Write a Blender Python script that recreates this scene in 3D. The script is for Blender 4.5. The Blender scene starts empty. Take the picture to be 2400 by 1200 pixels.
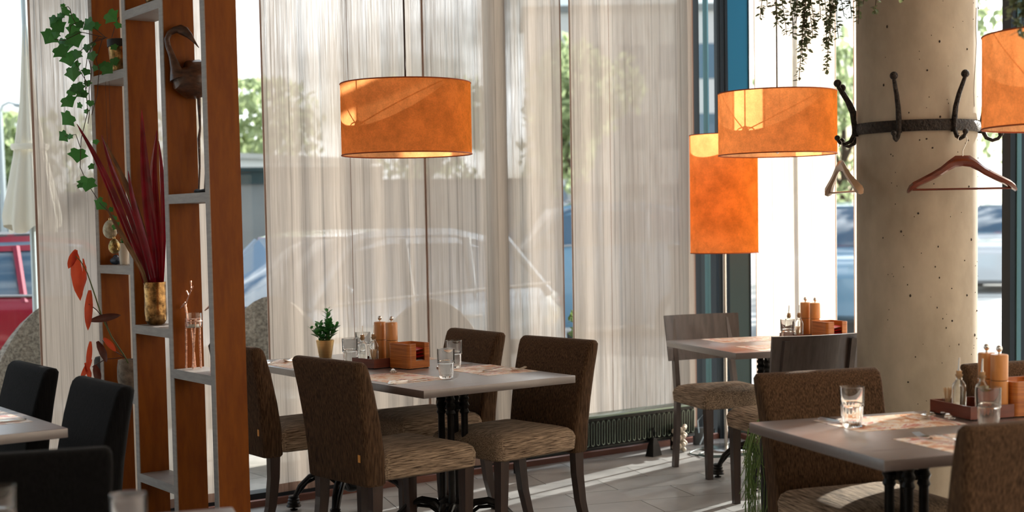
import bpy, bmesh, math, random
from mathutils import Vector, Matrix, Euler
random.seed(7)
sc = bpy.context.scene
COL = sc.collection
PI = math.pi
R = math.radians

# ------------------------------------------------------------------ camera, sky, sun, exposure
cam_d = bpy.data.cameras.new('camera'); cam = bpy.data.objects.new('camera', cam_d); COL.objects.link(cam)
cam_d.sensor_width = 36.0; cam_d.lens = 48.66; cam_d.shift_y = 0.0463
cam_d.clip_start = 0.05; cam_d.clip_end = 400
cam.matrix_world = Matrix(((0.803837, 0.0488, -0.592845, 0.0), (-0.59458, 0.035906, -0.803234, 0.0), (-0.017911, 0.998163, 0.057878, 1.42), (0.0, 0.0, 0.0, 1.0)))
cam_d.dof.use_dof = True; cam_d.dof.focus_distance = 6.1; cam_d.dof.aperture_fstop = 2.6
sc.camera = cam
sc.view_settings.view_transform = 'Standard'; sc.view_settings.look = 'None'
sc.view_settings.gamma = 1.0; sc.view_settings.use_curve_mapping = False
sc.view_settings.exposure = 1.02
SUN_AZ = R(11.0); SUN_EL = R(19.0)      # azimuth from +X towards +Y
w = bpy.data.worlds.new('world'); sc.world = w; w.use_nodes = True
nt = w.node_tree; nt.nodes.clear()
def nd(t, **k):
    n = nt.nodes.new(t)
    for a, b in k.items(): setattr(n, a, b)
    return n
out = nd('ShaderNodeOutputWorld'); bg = nd('ShaderNodeBackground'); bg.inputs[1].default_value = 1.0
sky = nd('ShaderNodeTexSky', sky_type='NISHITA', sun_disc=False, sun_elevation=SUN_EL, sun_rotation=PI/2 - SUN_AZ, air_density=1.0, dust_density=1.2, ozone_density=1.5)
tc = nd('ShaderNodeTexCoord'); mp = nd('ShaderNodeMapping'); mp.inputs['Scale'].default_value = (1.6, 1.6, 4.5)
cl = nd('ShaderNodeTexNoise'); cl.inputs['Scale'].default_value = 2.4; cl.inputs['Detail'].default_value = 7; cl.inputs['Roughness'].default_value = .55
cr = nd('ShaderNodeValToRGB'); cr.color_ramp.elements[0].position = .43; cr.color_ramp.elements[1].position = .60
ms = nd('ShaderNodeVectorMath', operation='SCALE'); ms.inputs['Scale'].default_value = SKYK = 0.085
mx = nd('ShaderNodeMix', data_type='RGBA')
# clouds are lit by the sun: brighter on its side of the sky
dt = nd('ShaderNodeVectorMath', operation='DOT_PRODUCT'); dt.inputs[1].default_value = (math.cos(SUN_AZ)*math.cos(SUN_EL), math.sin(SUN_AZ)*math.cos(SUN_EL), math.sin(SUN_EL))
gr = nd('ShaderNodeMapRange'); gr.inputs['From Min'].default_value = .35; gr.inputs['From Max'].default_value = 1.0; gr.inputs['To Min'].default_value = .75; gr.inputs['To Max'].default_value = 3.6
cs = nd('ShaderNodeVectorMath', operation='SCALE'); cs.inputs[0].default_value = (.97, 1.0, 1.04)
L = nt.links.new
L(tc.outputs['Generated'], dt.inputs[0]); L(dt.outputs['Value'], gr.inputs[0]); L(gr.outputs[0], cs.inputs['Scale']); L(cs.outputs[0], mx.inputs['B'])
L(tc.outputs['Generated'], mp.inputs[0]); L(mp.outputs[0], cl.inputs['Vector']); L(cl.outputs['Fac'], cr.inputs[0])
L(sky.outputs[0], ms.inputs[0]); L(ms.outputs[0], mx.inputs['A']); L(cr.outputs[0], mx.inputs['Factor']); L(mx.outputs['Result'], bg.inputs[0]); L(bg.outputs[0], out.inputs[0])
sun_d = bpy.data.lights.new('sun', 'SUN'); sun = bpy.data.objects.new('sun', sun_d); COL.objects.link(sun)
sun_d.energy = 5.6; sun_d.color = (1.0, .95, .88); sun_d.angle = R(.6)
sd = Vector((math.cos(SUN_AZ)*math.cos(SUN_EL), math.sin(SUN_AZ)*math.cos(SUN_EL), math.sin(SUN_EL)))
sun.rotation_euler = sd.to_track_quat('Z', 'Y').to_euler(); sun.location = (12, 3, 6)
# unseen area lights added under the ceiling to fill the room from behind
for i, (x, y, e) in enumerate(((1.2, .4, 13), (-1.6, 4.2, 9), (2.6, -.6, 16))):
    ld = bpy.data.lights.new('added_fill_light', 'AREA'); lo = bpy.data.objects.new('added_fill_light', ld); COL.objects.link(lo)
    ld.shape = 'SQUARE'; ld.size = 1.2; ld.energy = e; ld.color = (1, .89, .77); lo.location = (x, y, 3.16)

# ------------------------------------------------------------------ materials
MATS = {}
def newmat(name):
    m = bpy.data.materials.new(name); m.use_nodes = True; m.node_tree.nodes.clear(); MATS[name] = m
    return m, m.node_tree
def N(t, typ, **k):
    n = t.nodes.new(typ)
    for a, b in k.items():
        if a == 'ins':
            for c, d in b.items(): n.inputs[c].default_value = d
        else: setattr(n, a, b)
    return n
def c4(c): return (c[0], c[1], c[2], 1)
def srgb(r, g, b):
    f = lambda v: ((v/255+.055)/1.055)**2.4 if v/255 > .04045 else v/255/12.92
    return (f(r), f(g), f(b))
def pbr(name, col, rough=.5, metal=0, col2=None, scale=(8, 8, 8), nscale=1.0, detail=4, lo=.35, hi=.65, bump=0, sheen=0, rough2=None, trans=0, ior=1.45, coat=0, coords='Object', spec=None, cior=1.5, crough=.03):
    m, t = newmat(name)
    o = N(t, 'ShaderNodeOutputMaterial'); b = N(t, 'ShaderNodeBsdfPrincipled', ins={'Base Color': c4(col), 'Roughness': rough, 'Metallic': metal})
    b.inputs['Sheen Weight'].default_value = sheen; b.inputs['Transmission Weight'].default_value = trans; b.inputs['IOR'].default_value = ior
    b.inputs['Coat Weight'].default_value = coat; b.inputs['Coat IOR'].default_value = cior; b.inputs['Coat Roughness'].default_value = crough
    if spec is not None: b.inputs['Specular IOR Level'].default_value = spec
    t.links.new(b.outputs[0], o.inputs[0])
    if col2 is not None or bump:
        tcn = N(t, 'ShaderNodeTexCoord'); mpn = N(t, 'ShaderNodeMapping', ins={'Scale': scale})
        nz = N(t, 'ShaderNodeTexNoise', ins={'Scale': nscale, 'Detail': detail, 'Roughness': .6})
        t.links.new(tcn.outputs[coords], mpn.inputs[0]); t.links.new(mpn.outputs[0], nz.inputs['Vector'])
        if col2 is not None:
            r_ = N(t, 'ShaderNodeValToRGB'); r_.color_ramp.elements[0].position = lo; r_.color_ramp.elements[1].position = hi
            r_.color_ramp.elements[0].color = c4(col); r_.color_ramp.elements[1].color = c4(col2)
            t.links.new(nz.outputs['Fac'], r_.inputs[0]); t.links.new(r_.outputs[0], b.inputs['Base Color'])
        if rough2 is not None:
            mr = N(t, 'ShaderNodeMapRange', ins={'From Min': .3, 'From Max': .7, 'To Min': rough, 'To Max': rough2})
            t.links.new(nz.outputs['Fac'], mr.inputs[0]); t.links.new(mr.outputs[0], b.inputs['Roughness'])
        if bump:
            bp = N(t, 'ShaderNodeBump', ins={'Strength': bump, 'Distance': .01})
            t.links.new(nz.outputs['Fac'], bp.inputs['Height']); t.links.new(bp.outputs[0], b.inputs['Normal'])
    return m
def glass_mat(name, tint=(1, 1, 1), ior=1.45):
    m, t = newmat(name)
    o = N(t, 'ShaderNodeOutputMaterial'); tr = N(t, 'ShaderNodeBsdfTransparent', ins={'Color': c4(tint)})
    gl = N(t, 'ShaderNodeBsdfGlossy', ins={'Roughness': .02}); mxs = N(t, 'ShaderNodeMixShader')
    # Schlick reflectance, the same from both sides of the thin pane
    geo = N(t, 'ShaderNodeNewGeometry'); dp = N(t, 'ShaderNodeVectorMath', operation='DOT_PRODUCT'); ab = N(t, 'ShaderNodeMath', operation='ABSOLUTE')
    om = N(t, 'ShaderNodeMath', operation='SUBTRACT', ins={0: 1.0}); pw = N(t, 'ShaderNodeMath', operation='POWER', ins={1: 5.0}); ma = N(t, 'ShaderNodeMath', operation='MULTIPLY_ADD', ins={1: .96, 2: ((ior-1)/(ior+1))**2})
    t.links.new(geo.outputs['Normal'], dp.inputs[0]); t.links.new(geo.outputs['Incoming'], dp.inputs[1]); t.links.new(dp.outputs['Value'], ab.inputs[0])
    t.links.new(ab.outputs[0], om.inputs[1]); t.links.new(om.outputs[0], pw.inputs[0]); t.links.new(pw.outputs[0], ma.inputs[0])
    t.links.new(ma.outputs[0], mxs.inputs[0]); t.links.new(tr.outputs[0], mxs.inputs[1]); t.links.new(gl.outputs[0], mxs.inputs[2]); t.links.new(mxs.outputs[0], o.inputs[0])
    return m
def curtain_mat(name, tr_amt, c_tl, c_df):
    m, t = newmat(name)
    o = N(t, 'ShaderNodeOutputMaterial'); tcn = N(t, 'ShaderNodeTexCoord')
    m1 = N(t, 'ShaderNodeMapping', ins={'Scale': (48, 48, .28)}); n1 = N(t, 'ShaderNodeTexNoise', ins={'Scale': 2, 'Detail': 5, 'Roughness': .65})
    m2 = N(t, 'ShaderNodeMapping', ins={'Scale': (5, 5, .06)}); n2 = N(t, 'ShaderNodeTexNoise', ins={'Scale': 1, 'Detail': 3})
    m3 = N(t, 'ShaderNodeMapping', ins={'Scale': (190, 190, 5)}); n3 = N(t, 'ShaderNodeTexNoise', ins={'Scale': 1, 'Detail': 2})
    for a, b in ((m1, n1), (m2, n2), (m3, n3)):
        t.links.new(tcn.outputs['Object'], a.inputs[0]); t.links.new(a.outputs[0], b.inputs['Vector'])
    ad = N(t, 'ShaderNodeMath', operation='ADD'); ad2 = N(t, 'ShaderNodeMath', operation='MULTIPLY_ADD'); ad2.inputs[1].default_value = 1.0
    t.links.new(n1.outputs['Fac'], ad.inputs[0]); t.links.new(n2.outputs['Fac'], ad.inputs[1])
    t.links.new(n3.outputs['Fac'], ad2.inputs[0]); t.links.new(ad.outputs[0], ad2.inputs[2])
    mr = N(t, 'ShaderNodeMapRange', ins={'From Min': 1.2, 'From Max': 1.8, 'To Min': tr_amt*.2, 'To Max': tr_amt*1.8}); t.links.new(ad2.outputs[0], mr.inputs[0])
    mc = N(t, 'ShaderNodeMapRange', ins={'From Min': 1.15, 'From Max': 1.85, 'To Min': .70, 'To Max': 1.22}); t.links.new(ad2.outputs[0], mc.inputs[0])
    m4 = N(t, 'ShaderNodeMapping', ins={'Scale': (34, 34, .12)}); n4 = N(t, 'ShaderNodeTexNoise', ins={'Scale': 1.6, 'Detail': 3, 'Roughness': .7})
    t.links.new(tcn.outputs['Object'], m4.inputs[0]); t.links.new(m4.outputs[0], n4.inputs['Vector'])
    sl_ = N(t, 'ShaderNodeMapRange', ins={'From Min': .54, 'From Max': .70, 'To Min': 1.0, 'To Max': .50}); t.links.new(n4.outputs['Fac'], sl_.inputs[0])
    mm = N(t, 'ShaderNodeMath', operation='MULTIPLY'); t.links.new(mc.outputs[0], mm.inputs[0]); t.links.new(sl_.outputs[0], mm.inputs[1])
    vs = N(t, 'ShaderNodeVectorMath', operation='SCALE'); vs.inputs[0].default_value = c_tl; t.links.new(mm.outputs[0], vs.inputs['Scale'])
    tl = N(t, 'ShaderNodeBsdfTranslucent'); t.links.new(vs.outputs[0], tl.inputs[0])
    df = N(t, 'ShaderNodeBsdfDiffuse', ins={'Color': c4(c_df)}); tp = N(t, 'ShaderNodeBsdfTransparent')
    a = N(t, 'ShaderNodeMixShader', ins={0: .16}); b = N(t, 'ShaderNodeMixShader')
    t.links.new(tl.outputs[0], a.inputs[1]); t.links.new(df.outputs[0], a.inputs[2]); t.links.new(mr.outputs[0], b.inputs[0])
    t.links.new(a.outputs[0], b.inputs[1]); t.links.new(tp.outputs[0], b.inputs[2]); t.links.new(b.outputs[0], o.inputs[0])
    return m
def shade_mat(name, out_c, in_c, tl_c, amt=.5):
    m, t = newmat(name)
    o = N(t, 'ShaderNodeOutputMaterial'); tcn = N(t, 'ShaderNodeTexCoord'); nz = N(t, 'ShaderNodeTexNoise', ins={'Scale': 9, 'Detail': 8, 'Roughness': .68}); nf = N(t, 'ShaderNodeTexNoise', ins={'Scale': 160, 'Detail': 2})
    t.links.new(tcn.outputs['Object'], nz.inputs['Vector']); t.links.new(tcn.outputs['Object'], nf.inputs['Vector'])
    mr = N(t, 'ShaderNodeMapRange', ins={'From Min': .3, 'From Max': .7, 'To Min': .68, 'To Max': 1.22}); t.links.new(nz.outputs['Fac'], mr.inputs[0])
    m2 = N(t, 'ShaderNodeMapRange', ins={'From Min': .3, 'From Max': .7, 'To Min': .92, 'To Max': 1.08}); t.links.new(nf.outputs['Fac'], m2.inputs[0])
    mu = N(t, 'ShaderNodeMath', operation='MULTIPLY'); t.links.new(mr.outputs[0], mu.inputs[0]); t.links.new(m2.outputs[0], mu.inputs[1])
    geo = N(t, 'ShaderNodeNewGeometry'); cm = N(t, 'ShaderNodeMix', data_type='RGBA'); cm.inputs['A'].default_value = c4(out_c); cm.inputs['B'].default_value = c4(in_c)
    t.links.new(geo.outputs['Backfacing'], cm.inputs['Factor'])
    v1 = N(t, 'ShaderNodeVectorMath', operation='SCALE'); t.links.new(cm.outputs['Result'], v1.inputs[0]); t.links.new(mu.outputs[0], v1.inputs['Scale'])
    v2 = N(t, 'ShaderNodeVectorMath', operation='SCALE'); v2.inputs[0].default_value = tl_c; t.links.new(mu.outputs[0], v2.inputs['Scale'])
    df = N(t, 'ShaderNodeBsdfDiffuse'); tl = N(t, 'ShaderNodeBsdfTranslucent'); t.links.new(v1.outputs[0], df.inputs[0]); t.links.new(v2.outputs[0], tl.inputs[0])
    a = N(t, 'ShaderNodeMixShader', ins={0: amt}); t.links.new(df.outputs[0], a.inputs[1]); t.links.new(tl.outputs[0], a.inputs[2]); t.links.new(a.outputs[0], o.inputs[0])
    return m
def leaf_mat(name, c1, c2, tl, rough=.4, ns=30, amt=.35):
    m, t = newmat(name)
    o = N(t, 'ShaderNodeOutputMaterial'); tcn = N(t, 'ShaderNodeTexCoord'); nz = N(t, 'ShaderNodeTexNoise', ins={'Scale': ns, 'Detail': 3})
    oi = N(t, 'ShaderNodeObjectInfo'); ad = N(t, 'ShaderNodeMath', operation='MULTIPLY_ADD'); ad.inputs[1].default_value = .35
    t.links.new(tcn.outputs['Object'], nz.inputs['Vector']); t.links.new(oi.outputs['Random'], ad.inputs[0]); t.links.new(nz.outputs['Fac'], ad.inputs[2])
    r_ = N(t, 'ShaderNodeValToRGB'); r_.color_ramp.elements[0].position = .45; r_.color_ramp.elements[1].position = .9
    r_.color_ramp.elements[0].color = c4(c1); r_.color_ramp.elements[1].color = c4(c2); t.links.new(ad.outputs[0], r_.inputs[0])
    b = N(t, 'ShaderNodeBsdfPrincipled', ins={'Roughness': rough}); t.links.new(r_.outputs[0], b.inputs['Base Color'])
    tr = N(t, 'ShaderNodeBsdfTranslucent', ins={'Color': c4(tl)}); a = N(t, 'ShaderNodeMixShader', ins={0: amt})
    t.links.new(b.outputs[0], a.inputs[1]); t.links.new(tr.outputs[0], a.inputs[2]); t.links.new(a.outputs[0], o.inputs[0])
    return m
def print_mat(name):   # the printed paper place mats: photographs of food in orange, white and brown
    m, t = newmat(name)
    o = N(t, 'ShaderNodeOutputMaterial'); tcn = N(t, 'ShaderNodeTexCoord'); b = N(t, 'ShaderNodeBsdfPrincipled', ins={'Roughness': .35})
    nz = N(t, 'ShaderNodeTexNoise', ins={'Scale': 9, 'Detail': 6, 'Roughness': .7, 'Distortion': 1.2})
    r_ = N(t, 'ShaderNodeValToRGB'); cr_ = r_.color_ramp
    for i, (p, c) in enumerate(((.30, (.10, .05, .035)), (.40, (.62, .22, .08)), (.47, (.80, .62, .45)), (.53, (.85, .82, .78)), (.60, (.55, .10, .04)), (.68, (.82, .76, .70)))):
        e = cr_.elements[i] if i < 2 else cr_.elements.new(p)
        e.position = p; e.color = c4(c)
    t.links.new(tcn.outputs['Object'], nz.inputs['Vector']); t.links.new(nz.outputs['Fac'], r_.inputs[0])
    t.links.new(r_.outputs[0], b.inputs['Base Color']); t.links.new(b.outputs[0], o.inputs[0])
    return m

M = dict(
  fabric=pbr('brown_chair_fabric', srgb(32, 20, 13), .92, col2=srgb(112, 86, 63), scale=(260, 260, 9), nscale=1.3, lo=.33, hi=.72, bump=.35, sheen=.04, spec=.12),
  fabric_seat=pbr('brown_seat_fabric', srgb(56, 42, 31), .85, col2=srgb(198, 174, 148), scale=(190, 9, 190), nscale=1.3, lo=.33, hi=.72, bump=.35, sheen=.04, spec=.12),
  dfabric=pbr('charcoal_chair_fabric', srgb(7, 7, 8), .92, col2=srgb(22, 21, 22), scale=(190, 190, 12), nscale=1.3, lo=.33, hi=.72, bump=.3, sheen=.04, spec=.1),
  dwood=pbr('dark_stained_wood', srgb(48, 34, 28), .42, col2=srgb(66, 48, 40), scale=(30, 30, 2), nscale=1, coat=.15),
  tag=pbr('orange_tag', srgb(226, 160, 78), .6),
  top=pbr('grey_brown_laminate', srgb(84, 70, 66), .26, col2=srgb(96, 82, 77), scale=(3, 40, 40), nscale=1.5, rough2=.42, bump=.02, spec=1.0, coat=1.0, cior=1.9, crough=.4),
  iron=pbr('black_cast_iron', srgb(22, 21, 21), .32, col2=srgb(34, 32, 31), scale=(30, 30, 30), nscale=1, bump=.1, metal=.3),
  iron2=pbr('hammered_black_iron', srgb(26, 22, 20), .45, col2=srgb(60, 52, 46), scale=(120, 120, 120), nscale=.7, bump=1.0, metal=.5),
  orange=shade_mat('orange_suede_shade', (.76, .205, .016), (.95, .66, .44), (.99, .40, .14), .55),
  rim=pbr('orange_rim', srgb(150, 66, 20), .7),
  cord=pbr('brown_cord', srgb(50, 30, 24), .6),
  chrome=pbr('brushed_steel', (.62, .60, .57), .22, metal=1),
  silver=pbr('polished_steel', (.75, .74, .72), .12, metal=1),
  gold=pbr('brushed_gold', srgb(212, 178, 120), .38, metal=.85, col2=srgb(224, 192, 136), scale=(2, 2, 90), nscale=1, bump=.03),
  oldgold=pbr('mottled_bronze', srgb(90, 66, 42), .25, metal=1, col2=srgb(200, 160, 104), scale=(22, 22, 22), nscale=1.3, detail=6, bump=.3),
  shelfb=pbr('orange_brown_veneer', srgb(120, 60, 4), .5, col2=srgb(136, 74, 6), scale=(26, 26, 5), nscale=1.2, spec=.25),
  shelfe=pbr('pale_grey_edge', srgb(150, 144, 139), .55, col2=srgb(134, 128, 124), scale=(10, 10, 60), nscale=1),
  clay=pbr('matt_white_ceramic', srgb(206, 200, 186), .5),
  stone=pbr('grey_stone_pot', srgb(92, 84, 76), .8, col2=srgb(140, 130, 118), scale=(30, 30, 30), nscale=1, bump=.4),
  blackpot=pbr('black_pot', srgb(18, 17, 17), .5),
  soil=pbr('soil', srgb(40, 28, 20), .95, bump=.6, scale=(60, 60, 60)),
  bluestone=pbr('dark_blue_stone', srgb(32, 42, 58), .35, col2=srgb(70, 84, 104), scale=(60, 60, 60), bump=.6),
  egg=pbr('speckled_egg', srgb(160, 150, 126), .5, col2=srgb(206, 198, 170), scale=(70, 70, 70), nscale=1, bump=.5, metal=.2),
  goldegg=pbr('antique_gold_egg', srgb(120, 96, 52), .22, metal=1, col2=srgb(206, 180, 120), scale=(50, 50, 50), bump=.8),
  bird=pbr('dark_carved_wood', srgb(54, 34, 24), .38, col2=srgb(96, 64, 46), scale=(20, 20, 50), bump=.5, coat=.3),
  copper=pbr('rose_copper', (.86, .52, .40), .22, metal=1, bump=.5, scale=(80, 80, 80)),
  phorm=leaf_mat('crimson_sword_leaf', (.11, .006, .012), (.34, .016, .04), (.75, .02, .06), .16, 14, .25),
  phorm2=leaf_mat('olive_sword_leaf', (.13, .06, .03), (.30, .17, .07), (.3, .16, .05), .3, 14, .2),
  ivy=leaf_mat('ivy_leaf', (.012, .07, .018), (.06, .20, .055), (.07, .30, .05), .42, 30, .3),
  stem=pbr('brown_stem', srgb(70, 50, 38), .7),
  gstem=pbr('green_stem', srgb(96, 110, 60), .6),
  begonia=leaf_mat('red_begonia_leaf', (.22, .02, .008), (.50, .06, .02), (.85, .10, .03), .45, 18, .4),
  begoniad=leaf_mat('dark_begonia_leaf', (.02, .014, .012), (.10, .03, .022), (.2, .04, .02), .45, 18, .2),
  bush=leaf_mat('glossy_green_leaf', (.015, .10, .03), (.07, .27, .08), (.1, .4, .08), .3, 40, .25),
  string=leaf_mat('dusty_green_leaf', (.07, .10, .055), (.20, .26, .16), (.25, .28, .12), .6, 40, .3),
  rhip=leaf_mat('lime_strand', (.14, .24, .07), (.32, .44, .18), (.4, .6, .2), .5, 20, .3),
  millw=pbr('golden_beech', srgb(196, 128, 66), .38, col2=srgb(214, 148, 84), scale=(40, 40, 5), nscale=1, coat=.3),
  caddyw=pbr('striped_caddy_wood', srgb(150, 80, 28), .35, col2=srgb(200, 122, 54), scale=(4, 4, 130), nscale=1, coat=.3),
  trayw=pbr('reddish_tray_wood', srgb(98, 50, 40), .35, col2=srgb(120, 62, 46), scale=(4, 4, 60), nscale=1, coat=.3),
  cork=pbr('cork', srgb(186, 150, 110), .8, bump=.4, scale=(90, 90, 90)),
  oil=pbr('olive_oil', (.50, .38, .03), .1, trans=.7, ior=1.4),
  vin=pbr('dark_vinegar', (.10, .06, .02), .1, trans=.3, ior=1.4),
  pick=pbr('toothpick_wood', srgb(214, 184, 146), .7),
  paper=pbr('white_paper', srgb(228, 222, 214), .8),
  red=pbr('red_packet', srgb(190, 22, 20), .35),
  mat=print_mat('printed_place_mat'),
  tumbler=pbr('clear_tumbler_glass', (.97, .985, .98), .015, trans=1, ior=1.46),
  pane=glass_mat('window_pane', (.97, .99, .985), 1.3),
  frame=pbr('dark_grey_aluminium', srgb(44, 50, 54), .35, metal=.4),
  teal=pbr('teal_aluminium_edge', srgb(96, 128, 130), .3, metal=.5),
  wood=pbr('red_brown_sill', srgb(112, 70, 58), .5, col2=srgb(130, 84, 70), scale=(3, 40, 40)),
  wall=pbr('warm_plaster', srgb(190, 176, 158), .9, bump=.1, scale=(30, 30, 30)),
  ceil=pbr('dark_ceiling_plaster', srgb(170, 160, 148), .9),
  grout=pbr('dark_grout', srgb(58, 54, 52), .9),
  tile=pbr('grey_floor_tile', srgb(140, 140, 140), .28, col2=srgb(168, 168, 167), scale=(3, 3, 3), nscale=1.2, detail=8, rough2=.45, bump=.04, spec=.8),
  paver=pbr('pale_paver', srgb(176, 172, 164), .8, col2=srgb(196, 190, 182), scale=(8, 8, 8), bump=.1),
  asphalt=pbr('asphalt', srgb(160, 160, 158), .8, col2=srgb(180, 179, 176), scale=(6, 6, 6)),
  stripe=pbr('road_paint', srgb(225, 225, 222), .8),
  conc=pbr('concrete_column', srgb(150, 139, 122), .8, col2=srgb(186, 174, 155), scale=(2.2, 2.2, 1.2), nscale=1.4, detail=10, bump=.06),
  pore=pbr('dark_pore', srgb(58, 50, 44), .9),
  rad=pbr('black_radiator', srgb(24, 28, 26), .25, metal=.4),
  radl=pbr('radiator_fin', srgb(120, 136, 126), .25, metal=.8),
  rubber=pbr('black_rubber', srgb(14, 14, 15), .6),
  pebble=pbr('cream_beads', srgb(206, 196, 180), .6, bump=.2, scale=(60, 60, 60)),
  cable=pbr('dark_green_cable', srgb(30, 62, 56), .5),
  wcable=pbr('pale_blue_cable', srgb(190, 212, 226), .5),
  hangw=pbr('mahogany_hanger', srgb(84, 34, 22), .2, col2=srgb(110, 48, 30), scale=(6, 40, 40), coat=.5),
  hangp=pbr('pale_hanger_wood', srgb(170, 140, 112), .3, coat=.4),
  carred=pbr('red_car_paint', srgb(168, 28, 54), .18, metal=.3, coat=1),
  carsil=pbr('silver_blue_car_paint', srgb(176, 190, 202), .2, metal=.6, coat=1),
  carwht=pbr('white_car_paint', srgb(226, 228, 230), .25, coat=1),
  carblu=pbr('pale_blue_car_paint', srgb(120, 164, 190), .22, coat=1),
  carglass=pbr('dark_car_glass', srgb(84, 112, 134), .06, metal=.0, coat=1, spec=1.0),
  tyre=pbr('tyre', srgb(24, 24, 25), .8),
  canvas=pbr('cream_canvas', srgb(228, 222, 206), .8, bump=.1, scale=(30, 30, 30)),
  wick=pbr('grey_wicker', srgb(112, 104, 94), .7, col2=srgb(176, 166, 150), scale=(60, 60, 60), nscale=1, bump=.6),
  cushion=pbr('pale_cushion', srgb(206, 208, 202), .9),
  leafout=leaf_mat('tree_leaf', (.12, .16, .09), (.27, .32, .19), (.46, .55, .30), .7, 1.5, .6),
  trunk=pbr('bark', srgb(76, 64, 52), .9),
  wallg=pbr('grey_render', srgb(132, 136, 134), .9, col2=srgb(146, 150, 148), scale=(.8, .8, .8)),
  wallw=pbr('white_render', srgb(222, 222, 218), .8),
  bandg=pbr('dark_green_metal', srgb(40, 64, 66), .6),
  blue=pbr('painted_sky_reflection', srgb(30, 132, 172), .35),  # sky reflection on the corner fin, put into the colour
  gg=pbr('painted_grey_reflection', srgb(78, 92, 84), .5),  # grey reflection low on the corner fin, also painted in
  dk=pbr('dark_grey_panel', srgb(64, 68, 70), .5),
  post=pbr('galvanised_post', srgb(186, 196, 198), .4, metal=.4),
  hedge=leaf_mat('hedge_leaf', (.04, .08, .03), (.12, .18, .06), (.2, .3, .08), .7, 3, .3),
  lampin=pbr('milk_bulb', (.9, .88, .84), .3),
)
M['curt'] = curtain_mat('sheer_beige_curtain', .11, (.64, .515, .415), (.42, .36, .31))
M['hem'] = curtain_mat('curtain_hem', .03, (.34, .22, .17), (.22, .15, .12))

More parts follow.
